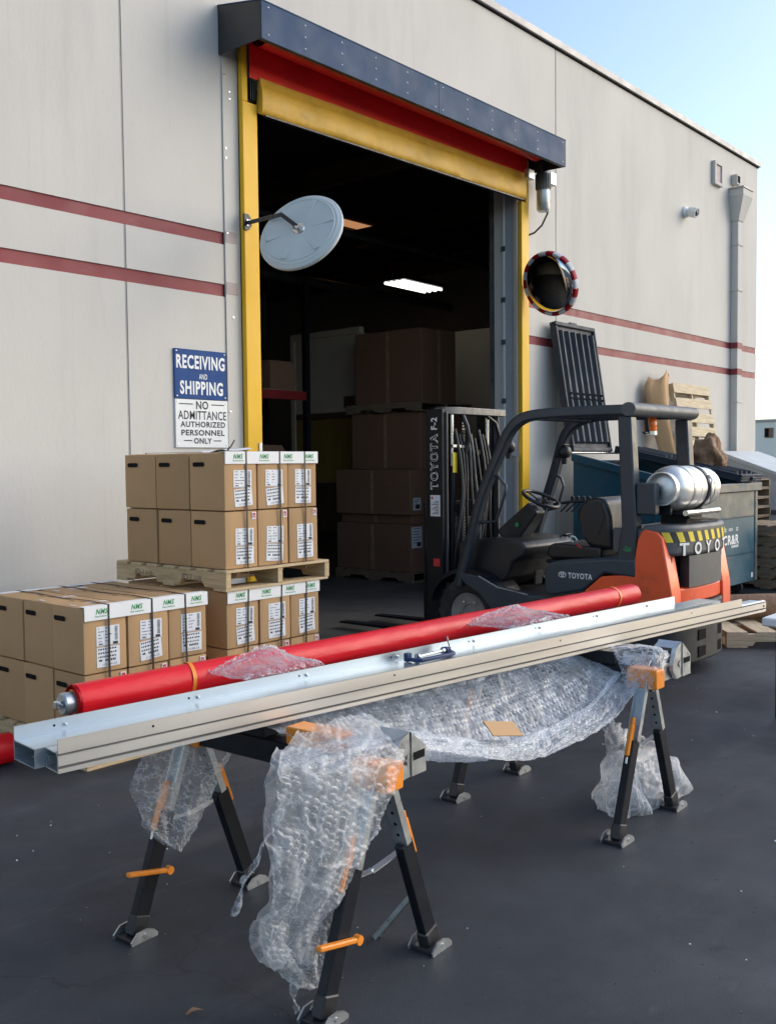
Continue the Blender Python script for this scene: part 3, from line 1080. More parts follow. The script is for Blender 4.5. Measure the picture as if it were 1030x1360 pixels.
# loose papers on top of the raised stack
P = [[(3.985 + .21 * i / 6, 4.80 + .28 * j / 6, 1.7395 + .012 * (i / 6) ** 2 + .010 * math.sin(j * 1.1)) for j in range(7)] for i in range(7)]
G().grid(P).top('paper_sheet', m_paper, 'loose white paper sheet lying on top of the raised cartons', 'paper', (4.09, 4.94, 1.739), smooth=60)
G().tube([(3.96, 4.77, 1.74), (3.985, 4.765, 1.765), (4.01, 4.76, 1.805)], .0045, 6).top(
    'strap_tail', m_black, 'cut black strap end sticking up from the raised cartons', 'strap', (3.96, 4.77, 1.74), smooth=50)
# front left stack
pallet('wooden pallet under the front left stack of cartons', (2.86, 4.66, 0), .90, 1.06, .14, m_wood_x, m_wood_y, seed=3)
stack('the front stack', 2.885, 4.70, .141, .277, .325, .3705, 2, True, 3000, GB)
ZB = .141 + .742
protector('white edge guard with green lettering on the front left stack', 2.885, 3.722, 4.697, ZB)
protector('white edge guard on the far top edge of the front left stack', 2.885, 3.722, 5.684, ZB, 1)
for i, x in enumerate((3.035, 3.32, 3.555)):
    nm = ('left', 'middle', 'right')[i]
    strap('%s black strap over the front left stack' % nm,
          [(x, 4.692, .10), (x + .003 * (i - 1), 4.691, .5), (x, 4.6925, ZB + .0065), (x, 4.71, ZB + .0068), (x + .01, 4.9, ZB + .0095), (x - .01, 5.2, ZB + .006), (x + .006, 5.45, ZB + .0085), (x, 5.67, ZB + .0068), (x, 5.692, ZB + .005), (x, 5.692, .3)])
g = G()
for r_ in range(3):
    for c_ in range(3):
        if (r_, c_) in ((0, 0), (2, 1), (1, 0)):
            x, y = 2.885 + c_ * .28, 4.70 + r_ * .328
            z = ZB + .0012
            g.quad((x + .02, y + .12, z), (x + .25, y + .14, z), (x + .25, y + .20, z), (x + .02, y + .18, z))
g.top('packing_tape', m_label, 'pale strips of tape on top of the front left cartons', 'tape', (3.1, 5.0, ZB))

# ------------------------------------------------------------------ inside the warehouse
def big_box(label, x0, x1, y0, y1, z0, z1, lab=None, name='large_carton'):
    t = thing(name, label, 'carton', ((x0 + x1) / 2, (y0 + y1) / 2, z0), group='large cartons inside the door')
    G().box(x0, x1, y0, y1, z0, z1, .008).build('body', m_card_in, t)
    G().box(x0 - .0016, x0 - .0006, (y0 + y1) / 2 - .03, (y0 + y1) / 2 + .03, z0 + .01, z1 - .01).build('tape_strip', m_tape, t)
    G().box((x0 + x1) / 2 - .03, (x0 + x1) / 2 + .03, y0 - .0016, y0 - .0006, z0 + .01, z1 - .01).build('tape_strip', m_tape, t)
    if lab:
        g = G().box(*lab)
        l_ = g.build('shipping_label', m_label, t)
        x_0, x_1, ya, yb, za, zb = lab
        g = G()
        for k in range(6):
            z = zb - .02 - k * (zb - za) / 7.5
            g.box(x_0 + .02, x_1 - .03 - .02 * (k % 3), ya - .0012, ya - .0003, z - .008, z)
        g.box(x_1 - .11, x_1 - .02, ya - .0012, ya - .0003, za + .02, za + .08)
        g.build('label_print', m_ink, l_)
    return t
pallet('wooden pallet under the big cartons inside the door', (10.25, 8.5, .004), 1.15, 1.45, .14, m_wood_old_x, m_wood_old_y, seed=7, group='wooden pallets inside the door')
big_box('large brown carton at the bottom of the pile inside the door', 10.28, 11.35, 8.55, 9.95, .145, .80, (10.30, 10.52, 8.545, 8.5482, .48, .77))
big_box('flat brown carton second from the bottom inside the door', 10.34, 11.36, 8.58, 9.9, .802, .93)
big_box('large brown carton with white label in the middle of the pile inside the door', 10.28, 11.40, 8.55, 9.95, .932, 1.56, (10.34, 10.50, 8.545, 8.5482, 1.0, 1.17))
big_box('large dark brown carton below the upper pallet inside the door', 10.52, 11.6, 8.55, 9.85, 1.562, 2.36)
pallet('wooden pallet between the upper two big cartons inside the door', (10.45, 8.5, 2.362), 1.2, 1.4, .13, m_wood_old_x, m_wood_old_y, seed=8, group='wooden pallets inside the door')
big_box('tall brown carton on top of the pile inside the door', 10.56, 11.34, 8.56, 9.80, 2.494, 3.52)
# booth with cream panel and amber strip curtain
t = thing('storage_booth', 'cream panelled booth with amber strip curtain inside the door', 'booth', (11.0, 10.8, .004))
G().box(11.0, 11.06, 10.16, 11.50, 2.45, 3.62).build('panel', m_cream, t)
G().box(10.98, 11.08, 10.10, 11.62, 3.622, 3.72, .004).build('header', m_cream, t)
for y in (11.52, 10.06):
    G().box(10.97, 11.09, y, y + .09, .004, 3.62, .004).build('post', m_cream, t)
G().box(10.985, 11.075, 10.16, 11.51, 2.36, 2.448, .004).build('rail', m_beam, t)
for k in range(7):
    y = 10.17 + k * .19
    P = [[(11.02 + .02 * math.sin(k * 1.7) + .015 * math.sin(z * 2 + k), y + .2 * u - .035 * (2.36 - z) * math.sin(k * .8), z) for z in (1.35, 1.6, 1.9, 2.15, 2.355)] for u in (0, .33, .66, 1)]
    G().grid(P).build('curtain_strip', m_curtain_y, t, 60)
G().box(10.96, 10.969, 10.2, 10.42, 2.5, 2.68).build('notice_board', m_beam, t)
# rack with wrapped goods
t = thing('storage_rack', 'dark storage rack with red beams left of the booth', 'rack', (9.0, 10.4, .004))
for x, y in ((8.2, 10.0), (8.2, 10.9), (9.75, 10.0), (9.75, 10.9)):
    G().box(x, x + .08, y, y + .08, .004, 4.2).build('upright', m_blacks, t)
for z in (1.3, 2.55):
    for y in (9.995, 10.905):
        G().box(8.285, 9.745, y, y + .07, z, z + .12).build('beam', m_redsteel, t)
    G().box(8.25, 9.78, 10.07, 10.9, z + .122, z + .14).build('shelf', m_wood_old_x, t)
for (xx0, z0, ww, hh, lb) in ((8.45, 2.692, .6, .35, 'film wrapped bundle on the upper rack shelf, nearer the door post'), (9.12, 2.692, .55, .42, 'film wrapped bundle on the upper rack shelf, beside the booth'), (8.7, 1.442, .8, .5, 'film wrapped bundle on the lower rack shelf')):
    P = []
    for i in range(15):
        a = 2 * math.pi * i / 14
        rw = [(xx0 + ww / 2 + ww / 2 * max(-1, min(1, 1.4 * math.cos(a))) * s_ + .03 * noise.noise((i % 14, z_ * 9, 3)), 10.45 + .36 * max(-1, min(1, 1.4 * math.sin(a))) * s_, z0 + hh * z_) for z_, s_ in ((0, .95), (.3, 1), (.7, .98), (.95, .85), (1, .02))]
        P.append(rw)
    G().grid(P).top('wrapped_bundle', m_card_in, lb, 'bundle', (xx0 + ww / 2, 10.45, z0), 'wrapped bundles on the rack', smooth=50)
# pale partition on the right and the lit ceiling light
g = G().box(13.3, 13.36, 9.2, 10.9, .004, 3.85, .004)
t = g.top('partition_panel', m_cream, 'pale upright partition panel deep inside the door on the right', 'partition', (13.3, 10, .004))
t = thing('ceiling_light', 'lit fluorescent strip light hanging inside the dark warehouse', 'light', (12.1, 9.9, 4.45))
rz_ = Matrix.Translation((12.1, 9.95, 0)) @ Matrix.Rotation(.05, 4, 'Z')
G().box(-.56, .56, -.24, .24, 4.46, 4.53, .01, rz_).build('housing', m_blacks, t)
for k in range(4):
    y = -.165 + .11 * k
    G().tube([rz_ @ Vector((-.52, y, 4.44)), rz_ @ Vector((.52, y, 4.44))], .022, 8).build('tube', m_lamp, t, 50)
for x in (-.5, .5):
    G().tube([rz_ @ Vector((x, 0, 4.53)), rz_ @ Vector((x, 0, 5.9))], .006, 6).build('hanger', m_black, t)
g = G().box(11.5, 12.0, 8.0, 8.3, .0045, .0065)

# ================================================================== YARD ON THE RIGHT
def bev(o, wd, seg=2, ang=30):
    md = o.modifiers.new('edge', 'BEVEL')
    md.width = wd
    md.segments = seg
    md.limit_method = 'ANGLE'
    md.angle_limit = R(ang)
    o.data.shade_smooth()
    o.data.set_sharp_from_angle(angle=R(50))
    return o

# ------------------------------------------------------------------ teal dumpster
DX0, DX1, DY0, DY1 = 10.42, 12.07, 4.5, 6.1
t = thing('dumpster', 'teal steel dumpster with worn front and one lid thrown open', 'dumpster', (11.25, 5.3, 0))
side = [(DY0, .17), (DY0, 1.27), (DY1, 1.66), (DY1, .17)]
for x0, x1 in ((DX0, DX0 + .012), (DX1 - .012, DX1)):
    G().prism(side, 'x', x0, x1).build('side_wall', m_teal, t)
g = G().box(DX0 + .013, DX1 - .013, DY0 + .012, DY0 + .03, .17, 1.27)
g.box(DX0 + .013, DX1 - .013, DY1 - .02, DY1, .17, 1.66)
g.box(DX0 + .013, DX1 - .013, DY0 + .03, DY1 - .02, .17, .19)
g.build('tub', m_teal, t)
for z0, z1, mt in ((.965, 1.268, m_bare), (.525, .955, m_teal), (.165, .515, m_teal)):
    bev(G().box(DX0 + .02, DX1 - .075, DY0 - .004, DY0 + .011, z0, z1).build('front_panel', mt, t), .006, 2)
for z in (.957, .517):
    G().box(DX0 + .02, DX1 - .076, DY0 - .012, DY0 + .010, z, z + .007).build('panel_seam', m_teal, t)
G().box(DX1 - .073, DX1 + .004, DY0 - .014, DY0 + .010, .165, 1.268, .004).build('corner_post', m_bare, t)
g = G().box(DX0 - .035, DX1 + .05, DY0 - .05, DY0 + .04, 1.272, 1.37, .006)
g.build('front_rim', m_bare, t)
for x0, x1 in ((DX0 - .03, DX0 + .03), (DX1 - .02, DX1 + .04)):
    G().prism([(DY0 + .045, 1.282), (DY0 + .045, 1.37), (DY1 + .01, 1.745), (DY1 + .01, 1.655)], 'x', x0, x1).build('side_rim', m_teal, t)
# fork pocket and gussets on the left side
g = G().box(DX0 - .13, DX0 - .002, 4.85, 5.95, .66, .90, .006)
for y in (5.0, 5.4, 5.8):
    g.prism([(DX0 - .002, .902), (DX0 - .12, .902), (DX0 - .002, 1.10)], 'y', y, y + .012)
g.build('fork_pocket', m_teal, t)
for x in (DX0 + .15, DX1 - .15):
    for y in (DY0 + .18, DY1 - .18):
        G().lathe([(0, -.03), (.07, -.03), (.08, 0), (.07, .03), (0, .03)], 14, frame((x, y, .08), (0, 0, 1), (0, 1, 0), (-1, 0, 0))).build('caster', m_rubber, t, 40)
        G().box(x - .05, x + .05, y - .05, y + .05, .162, .17).build('caster_plate', m_blacks, t)
g = G()
lettering(g, 'CR&R', (11.27, DY0 - .004, .712), .46, .115, F_FRONT, .03, 0, .0015)
rr = random.Random(4)
for cx, wd, z, h in ((11.10, .06, .835, .05), (11.26, .12, .835, .035), (11.45, .06, .835, .05)):
    n = int(wd / .02)
    for k in range(n):
        for q in range(2):
            x = cx - wd / 2 + k * .02
            g.quad((x, DY0 - .0055, z - h / 2 + q * h / 2), (x + .013, DY0 - .0055, z - h / 2 + q * h / 2), (x + .013, DY0 - .0055, z - h / 2 + q * h / 2 + h * .36), (x, DY0 - .0055, z - h / 2 + q * h / 2 + h * .36))
for k in range(10):
    x = 11.28 + k * .021
    g.quad((x, DY0 - .0055, .615), (x + .014, DY0 - .0055, .615), (x + .014, DY0 - .0055, .645), (x, DY0 - .0055, .645))
g.box(11.90, 11.95, DY0 - .0056, DY0 - .0045, .21, .27)
g.build('lettering', m_white, t)
G().tube([(DX0, DY1 + .03, 1.755), (DX1, DY1 + .03, 1.755)], .016, 10).build('hinge_rod', m_galv, t, 40)

def lid(x0, x1, p0, p1, name='lid'):
    """ribbed plastic lid from hinge edge p0=(y,z) to free edge p1"""
    a, b = Vector((0, *p0)), Vector((0, *p1))
    L = (b - a).length
    y = (b - a).normalized()
    T = frame((x0, p0[0], p0[1]), (1, 0, 0), y, Vector((1, 0, 0)).cross(y))
    W = x1 - x0
    o = bev(G().box(0, W, 0, L, -.012, .012, 0, T).build(name, m_lid, t), .006)
    for u0, u1, v0, v1 in ((0, W, 0, .05), (0, W, L - .05, L), (0, .04, .052, L - .052), (W - .04, W, .052, L - .052)):
        bev(G().box(u0, u1, v0, v1, .013, .045, 0, T).build('lid_border', m_lid, o), .008)
        bev(G().box(u0, u1, v0, v1, -.045, -.013, 0, T).build('lid_border', m_lid, o), .008)
    n = max(3, int(W / .155))
    for s_ in (1, -1):
        for i in range(n):
            cx = .04 + (W - .08) * (i + .5) / n
            w0 = (W - .08) / n * .40
            for v0, v1, wa, wb in ((.10, L * .40, w0, w0 * .75), (L * .40, L * .44, w0 * .75, w0 * 1.0), (L * .44, L - .10, w0 * 1.05, w0 * .55)):
                hh = .062 * s_
                base = .0121 * s_
                vs = [(cx - wa, v0, base), (cx + wa, v0, base), (cx + wb, v1, base), (cx - wb, v1, base),
                      (cx - wa * .35, v0 + .02, hh), (cx + wa * .35, v0 + .02, hh), (cx + wb * .35, v1 - .01, hh), (cx - wb * .35, v1 - .01, hh)]
                G().add(vs, [(0, 1, 2, 3), (4, 7, 6, 5), (0, 4, 5, 1), (1, 5, 6, 2), (2, 6, 7, 3), (3, 7, 4, 0)], T).build('lid_rib', m_lid, o)
    G().box(W * .42, W * .58, L - .02, L + .03, -.02, .02, .006, T).build('lid_grip', m_lid, o)
    return o
lid(10.44, 11.41, (6.145, 1.765), (6.405, 3.36))
lid(11.43, 12.09, (6.09, 1.80), (4.44, 1.425))

# crumpled bag on the closed lid
bm = bmesh.new()
bmesh.ops.create_icosphere(bm, subdivisions=5, radius=1)
for v_ in bm.verts:
    p = v_.co.copy()
    va, vb_ = noise.voronoi(p * 1.9 + Vector((2, 5, 1)))[0], noise.voronoi(p * 5.2 + Vector((7, 1, 3)))[0]
    k = .86 + .50 * noise.noise(p * 1.4) + .30 * min(.9, va[0]) + .12 * min(.8, vb_[0]) + .05 * noise.noise(p * 14)
    v_.co = Vector((p.x * .20 * k, p.y * .17 * k, .18 + p.z * .20 * k + (.06 if p.z > .6 else 0)))
    v_.co.z = max(v_.co.z, .0)
me = bpy.data.meshes.new('paper_bag')
bm.to_mesh(me); bm.free()
me.materials.append(m_kraft)
me.shade_smooth()
o = bpy.data.objects.new('paper_bag', me)
COL.objects.link(o)
o.location = (11.78, 4.98, 1.50)
tag(o, 'crumpled brown paper bag on the closed dumpster lid', 'paper bag')

# ------------------------------------------------------------------ pallets
st = pallet('weathered pallet at the bottom of the stack behind the dumpster', (12.5, 3.95, 0), 1.1, 1.2, .135, m_wood_old_x, m_wood_old_y, seed=21, group='weathered pallets stacked right of the dumpster')
for k in range(1, 6):
    copy_tree(st, (12.5 + random.uniform(-.03, .03), 3.95 + random.uniform(-.03, .03), k * .1365), random.uniform(-.02, .02),
              'weathered pallet %s in the stack right of the dumpster' % ('second from the bottom', 'third from the bottom', 'fourth from the bottom', 'fifth from the bottom', 'topmost')[k - 1])
s2 = pallet('weathered pallet at the bottom of the tall stack by the wall', (13.6, 5.3, 0), 1.15, 1.05, .135, m_wood_old_x, m_wood_old_y, seed=22, group='pallets stacked by the wall behind the dumpster')
for k in range(1, 10):
    copy_tree(s2, (13.6 + random.uniform(-.02, .02), 5.3 + random.uniform(-.02, .02), k * .1365), 0,
              'weathered pallet %s in the tall stack by the wall' % ('second from the bottom', 'third from the bottom', 'fourth from the bottom', 'fifth from the bottom', 'fifth from the top', 'fourth from the top', 'third from the top', 'second from the top', 'topmost')[k - 1])
pallet('pale new wooden pallet standing upright against the wall', (13.66, 6.17, 1.37), 1.28, 1.42, .10, m_wood_pale_x, m_wood_pale_y, nb=7,
       group=None, rot=Matrix.Rotation(R(79.5), 3, 'X'), seed=23)
pallet('pale wooden pallet lying flat on the asphalt behind the forklift', (9.20, 4.02, 0), 1.05, 1.25, .14, m_wood_pale_x, m_wood_pale_y, nb=5,
       group=None, rz=R(218), seed=24)
# cardboard sheet leaning on the wall
P = []
for z, xa, xb, y in ((0, 13.2, 13.36, 6.02), (.8, 13.18, 13.36, 6.12), (1.6, 13.12, 13.38, 6.22), (1.9, 13.06, 13.42, 6.28), (2.2, 12.98, 13.50, 6.33), (2.5, 12.92, 13.56, 6.37), (2.7, 12.90, 13.60, 6.40), (2.84, 13.05, 13.66, 6.42)):
    P.append([(xa + (xb - xa) * u, y - .16 * math.sin(math.pi * u) * (1 - abs(u - .4)) + .02 * math.sin(9 * u + z), z + (.10 * u - .06 * math.sin(3 * math.pi * u) if z > 2.6 else 0)) for u in [k / 10 for k in range(11)]])
o = G().grid(P).top('cardboard_sheet', m_cards[0], 'bent brown cardboard sheet leaning on the wall beside the upright pallet', 'cardboard', (13.4, 6.2, 0), smooth=70)
md = o.modifiers.new('thick', 'SOLIDIFY'); md.thickness = .008
# brown roll on the flat pallet
t = thing('paper_roll', 'brown paper roll with torn end lying on the flat pallet', 'paper roll', (9.15, 3.5, .142))
a, b = Vector((8.95, 3.72, .262)), Vector((9.72, 2.95, .262))
d = (b - a).normalized()
xx = d.cross(Vector((0, 0, 1))).normalized()
T = frame(a, xx, d.cross(xx), d)
G().lathe([(.02, 0), (.11, 0), (.115, .02), (.118, .5), (.115, 1.08), (.02, 1.08)], 28, T).build('roll', m_kraft, t, 40)
P = []
for i in range(22):
    an = 2 * math.pi * i / 21
    k = i % 21
    P.append([T @ Vector(((.12 + .03 * q + .03 * noise.noise((k * .8, q * 3, 1))) * math.cos(an), (.12 + .03 * q + .03 * noise.noise((k * .8, q * 3, 5))) * math.sin(an), .05 - q * (.13 + .07 * noise.noise((k * 1.1, 2, 7))))) for q in (0, .33, .66, 1)])
G().grid(P).build('torn_wrapper', m_kraft, t, 60)

# ------------------------------------------------------------------ pale container, hedge and far building
t = thing('waste_container', 'pale grey steel container with sloping top beyond the dumpster', 'container', (16.0, 5.4, 0))
sh = [(4.3, .16), (4.3, .98), (6.28, 1.71), (6.28, .16)]
G().prism(sh, 'x', 15.3, 16.9).build('body', m_shed, t)
G().prism([(4.25, .985), (4.25, 1.03), (6.3, 1.79), (6.3, 1.722)], 'x', 15.26, 16.94).build('lid', m_shed, t)
for z in (.45, .80):
    G().box(15.275, 15.298, 4.35, 6.22, z, z + .07, .004).build('side_rail', m_bare, t)
G().prism([(4.25, .93), (4.25, .982), (6.3, 1.715), (6.3, 1.665)], 'x', 15.28, 15.298).build('rim', m_shed, t)
for x in (15.45, 16.75):
    for y in (4.5, 6.1):
        G().lathe([(0, -.03), (.075, -.03), (.075, .03), (0, .03)], 12, frame((x, y, .08), (0, 0, 1), (0, 1, 0), (-1, 0, 0))).build('caster', m_rubber, t, 40)
P = []
for i in range(61):
    f = i / 60
    x, y = 26.5 + 7 * f, 16 - 14 * f
    row = []
    for k in range(13):
        an = math.pi * k / 12
        q = 1 + .10 * noise.noise((f * 40, k * .8, 2))
        row.append((x + .7 * math.cos(an) * q * .9, y + .35 * math.cos(an) * q, 1.72 * min(1, 1.35 * math.sin(an)) * (1 + .04 * noise.noise((f * 60, k, 9)))))
    P.append(row)
G().grid(P).top('hedge', m_hedge, 'low dark clipped hedge far beyond the yard on the right', 'hedge', (30, 9, 0))
t = thing('far_building', 'pale low building far off beyond the hedge', 'building', (66, 16, 0))
G().box(62, 74, -12, 42, 0, 4.0).build('wall', m_far, t)
G().box(61.9, 74.1, -12.1, 42.1, 4.01, 4.15).build('roof_edge', m_cap, t)
for y in (20.4, 21.25, 22.1, 24.8):
    wf = G().box(61.96, 61.998, y, y + .55, 3.0, 3.62).build('window', m_kraft, t)
    G().box(61.93, 61.955, y + .28, y + .50, 3.05, 3.57).build('pane', m_dark, wf)

# ------------------------------------------------------------------ white table at the right edge
t = thing('folding_table', 'white topped table with black legs at the end of the long rail', 'table', (7.0, 1.9, 0))
G().box(6.16, 7.95, 1.50, 2.26, .60, .655, .008).build('tabletop', m_white, t)
for x in (6.27, 7.84):
    for y in (1.56, 2.19):
        G().box(x - .014, x + .014, y - .014, y + .014, 0, .599, .003).build('leg', m_blacks, t)
G().box(6.262, 6.278, 1.576, 2.174, .16, .18).build('brace', m_blacks, t)

# ================================================================== FORKLIFT
XN, XF, XC = 6.8, 7.9, 7.35
fk = thing('forklift', 'orange and slate forklift with a gas tank parked facing the door', 'forklift', (XC, 4.2, 0))
def outline(hw, yf, yr, n=40, e=.74):
    pts = []
    for i in range(n + 1):
        a = math.pi * i / n
        c_, s_ = math.cos(a), math.sin(a)
        pts.append((XC - hw * math.copysign(abs(c_) ** e, c_), yf - (yf - yr) * abs(s_) ** e))
    return pts
def cw(hw, yf, yr, z0, z1, yfront, inset_top=0.):
    o = outline(hw, yf, yr)
    return [(XC - hw, yfront)] + o + [(XC + hw, yfront)]
# chassis and counterweight
bev(G().prism(cw(.53, 3.42, 3.18, 0, 0, 3.75), 'z', .30, .56).build('chassis', m_blacks, fk), .02)
sk = bev(G().prism(cw(.543, 3.40, 3.105, 0, 0, 3.42), 'z', .10, .558).build('counterweight_skirt', m_skirt, fk), .03, 3)
for z in (.14, .27, .40):
    p0, p1 = outline(.545, 3.40, 3.103)[17], outline(.545, 3.40, 3.103)[25]
    G().bar((p0[0], p0[1] + .008, z + .04), (p1[0], p1[1] + .008, z + .04), .03, .085, .004).build('skirt_slot', m_dark, sk)
bev(G().prism(cw(.545, 3.39, 3.13, 0, 0, 3.6), 'z', .562, .685).build('counterweight', m_orange, fk), .015)
cwp = G().prism(cw(.545, 3.37, 3.10, 0, 0, 3.40), 'z', .93, 1.165).build('rear_cover', m_cwgrey, fk)
bev(cwp, .045, 4, 50)
hood_top = G().box(XN + .03, XF - .03, 3.32, 3.66, .93, 1.135).build('rear_deck', m_cwgrey, fk)
bev(hood_top, .02)
ol = outline(.538, 3.37, 3.11)
m_ = len(ol)
for a0, a1 in ((0, 9), (14, m_ - 14), (m_ - 9, m_)):
    inner = [(XC + (x - XC) * .80, y + .10) for x, y in ol[a0:a1]]
    G().prism(ol[a0:a1] + inner[::-1], 'z', .687, .928).build('rear_pillar', m_cwgrey, fk)
G().box(6.85, 7.85, 3.30, 3.32, .69, .926).build('radiator_grille', m_dark, fk)
for k in range(4):
    G().box(6.87, 7.16, 3.265, 3.297, .72 + k * .05, .728 + k * .05).build('grille_bar', m_blacks, fk)
# orange side horns
horn = [(3.43, 1.05), (3.40, 1.115), (3.37, 1.135), (3.27, 1.115), (3.232, 1.07), (3.155, .66), (3.15, .40), (3.95, .40), (3.88, .635), (3.735, .755), (3.47, .785), (3.455, .9)]
for x0, x1 in ((XN - .004, XN + .16), (XF - .16, XF + .004)):
    bev(G().prism(horn, 'x', x0, x1).build('side_cover', m_orange, fk), .012, 3)
# hazard stripes and maker's lettering wrapped round the rear cover
ol2 = outline(.5495, 3.37, 3.0955, 160)
acc = [0]
for i in range(1, len(ol2)):
    acc.append(acc[-1] + math.dist(ol2[i], ol2[i - 1]))
def at_s(s):
    for i in range(1, len(acc)):
        if acc[i] >= s:
            f = (s - acc[i - 1]) / (acc[i] - acc[i - 1])
            a, b = Vector((*ol2[i - 1], 0)), Vector((*ol2[i], 0))
            t_ = (b - a).normalized()
            return a.lerp(b, f), t_
    return Vector((*ol2[-1], 0)), Vector((0, 1, 0))
gy, gk = G(), G()
S0 = .13
P = []
for k in range(61):
    p, t_ = at_s(S0 - .02 + k * 1.16 / 60)
    P.append([(p.x, p.y, 1.035), (p.x, p.y, 1.115)])
gk.grid(P)
gk.build('hazard_tape', m_ink, cwp)
for k in range(10):
    row = []
    for j in range(5):
        lo = at_s(S0 + k * .115 + .028 + j * .0145)[0]
        hi = at_s(S0 + k * .115 - .008 + j * .0145)[0]
        row.append([(lo.x - .0006, lo.y - .0015, 1.037), (hi.x - .0006, hi.y - .0015, 1.113)])
    gy.grid(row)
gy.build('hazard_stripe', m_yprint, cwp)
for k, ch in enumerate('TOYOTA'):
    p, t_ = at_s(.315 + k * .172)
    nrm = Vector((0, 0, 1)).cross(t_) * -1
    g = G()
    lettering(g, ch, (p.x, p.y, .983), .100, .096, (t_, (0, 0, 1), t_.cross(Vector((0, 0, 1)))), .03, 0, .003)
    g.build('lettering', m_white, cwp)
# seat deck with lettering
deck = [(4.245, .784), (4.181, .843), (3.64, .90), (3.44, .905), (3.44, .76), (3.708, .782), (3.895, .63), (4.189, .568), (4.252, .60)]
dk = bev(G().prism(deck, 'x', XN - .01, XF + .01).build('seat_deck', m_slate, fk), .02, 3)
g = G()
lettering(g, 'TOYOTA', (XN - .0105, 3.915, .745), .215, .046, F_SIDE, .03, 0, .002)
T = frame((XN - .0125, 4.075, .748), *F_SIDE)
for rx, ry in ((.036, .025), (.013, .024)):
    ring = [(rx * math.cos(a * math.pi / 16), ry * math.sin(a * math.pi / 16)) for a in range(33)]
    g.add([(x, y, 0) for x, y in ring] + [(x * (1 - .007 / rx), y * (1 - .007 / rx), 0) for x, y in ring],
          [(i, i + 1, 34 + i, 33 + i) for i in range(32)], T)
ring = [(.026 * math.cos(a * math.pi / 16), .010 + .011 * math.sin(a * math.pi / 16)) for a in range(33)]
g.add([(x, y, 0) for x, y in ring] + [(x * .76, .010 + (y - .010) * .5, 0) for x, y in ring], [(i, i + 1, 34 + i, 33 + i) for i in range(32)], T)
g.build('lettering', m_white, dk, world=True)
# side steps, floor, cowl
step = [(5.13, .70), (4.90, .673), (4.71, .592), (4.41, .552), (4.25, .552), (3.93, .52), (3.90, .32), (4.70, .32), (4.80, .42), (4.90, .52), (5.06, .60)]
for x0, x1 in ((XN, XN + .10), (XF - .10, XF)):
    bev(G().prism(step, 'x', x0, x1).build('side_step', m_slate, fk), .012)
G().tube([(XN - .002, 4.90, .677), (XN - .002, 4.71, .597), (XN - .002, 4.41, .557)], .006, 6).build('step_edge', m_galv, fk)
G().box(XN + .102, XF - .102, 3.95, 5.1, .50, .545).build('floor_plate', m_black, fk)
for k in range(2):
    bev(G().box(7.25 + k * .2, 7.36 + k * .2, 4.62, 4.64, .58, .70).build('pedal', m_rubber, fk), .004)
cowl = [(5.24, .95), (4.86, 1.0), (4.58, .975), (4.53, .93), (4.55, .86), (4.66, .80), (4.72, .66), (4.86, .56), (5.24, .55)]
bev(G().prism(cowl, 'x', XN + .16, XF - .16).build('cowl', m_black, fk), .02, 3)
g = G().box(XN + .2, XN + .32, 4.60, 4.66, .90, .935)
g.build('cowl_label', m_label, fk)
G().tube([(7.62, 4.60, .975), (7.62, 4.54, 1.0), (7.70, 4.54, 1.0), (7.70, 4.60, .975)], .006, 6).build('cowl_hook', m_blacks, fk)
# steering column and wheel
cb, ct = Vector((7.32, 4.93, .96)), Vector((7.32, 4.65, 1.255))
ax = (ct - cb).normalized()
T = frame(cb, (1, 0, 0), ax.cross(Vector((1, 0, 0))), ax)
L_ = (ct - cb).length
vs = [(-.11, -.12, 0), (.11, -.12, 0), (.11, .11, 0), (-.11, .11, 0), (-.08, -.07, L_), (.08, -.07, L_), (.08, .06, L_), (-.08, .06, L_)]
col = bev(G().add(vs, [(0, 1, 2, 3), (4, 7, 6, 5), (0, 4, 5, 1), (1, 5, 6, 2), (2, 6, 7, 3), (3, 7, 4, 0)], T).build('steering_column', m_black, fk), .02, 3)
g = G().lathe([(0, .0), (.02, .0), (.02, .002), (0, .002)], 12, frame((7.205, 4.78, 1.10), *F_SIDE))
g.build('column_badge', m_green, col)
wax = Vector((0, -.42, .90)).normalized()
wc = Vector((7.32, 4.605, 1.325))
T = frame(wc, (1, 0, 0), wax.cross(Vector((1, 0, 0))), wax)
sw = G().lathe([(.165 + .016 * math.cos(a * math.pi / 5), .016 * math.sin(a * math.pi / 5)) for a in range(11)], 40, T)
sw = sw.build('steering_wheel', m_seat, fk, 60)
g = G()
for a in (90, 210, 330):
    g.bar(T @ Vector((.02 * math.cos(R(a)), .02 * math.sin(R(a)), -.02)), T @ Vector((.155 * math.cos(R(a)), .155 * math.sin(R(a)), 0)), .03, .012, .004, wax)
g.lathe([(0, -.07), (.035, -.06), (.045, -.01), (.03, .0), (0, .002)], 20, T)
g.build('wheel_spoke', m_black, sw, 40)
G().lathe([(0, 0), (.018, .005), (.022, .03), (.012, .05), (0, .052)], 14, T @ Matrix.Translation((-.12, -.1, .015))).build('spinner_knob', m_black, sw, 40)
for k in range(4):
    y = 4.50 - k * .055
    g = G()
    g.tube([(7.62, y + .09, 1.20), (7.63, y + .02, 1.27), (7.63, y - .02, 1.315)], .007, 6)
    g.lathe([(0, -.02), (.016, -.01), (.018, .015), (0, .03)], 10, Matrix.Translation((7.63, y - .025, 1.32)))
    g.build('lever', m_black, fk, 50)
G().tube([(7.55, 4.62, 1.27), (7.60, 4.45, 1.295), (7.62, 4.28, 1.30), (7.62, 4.20, 1.305)], .014, 8).build('lever_arm', m_black, fk, 50)
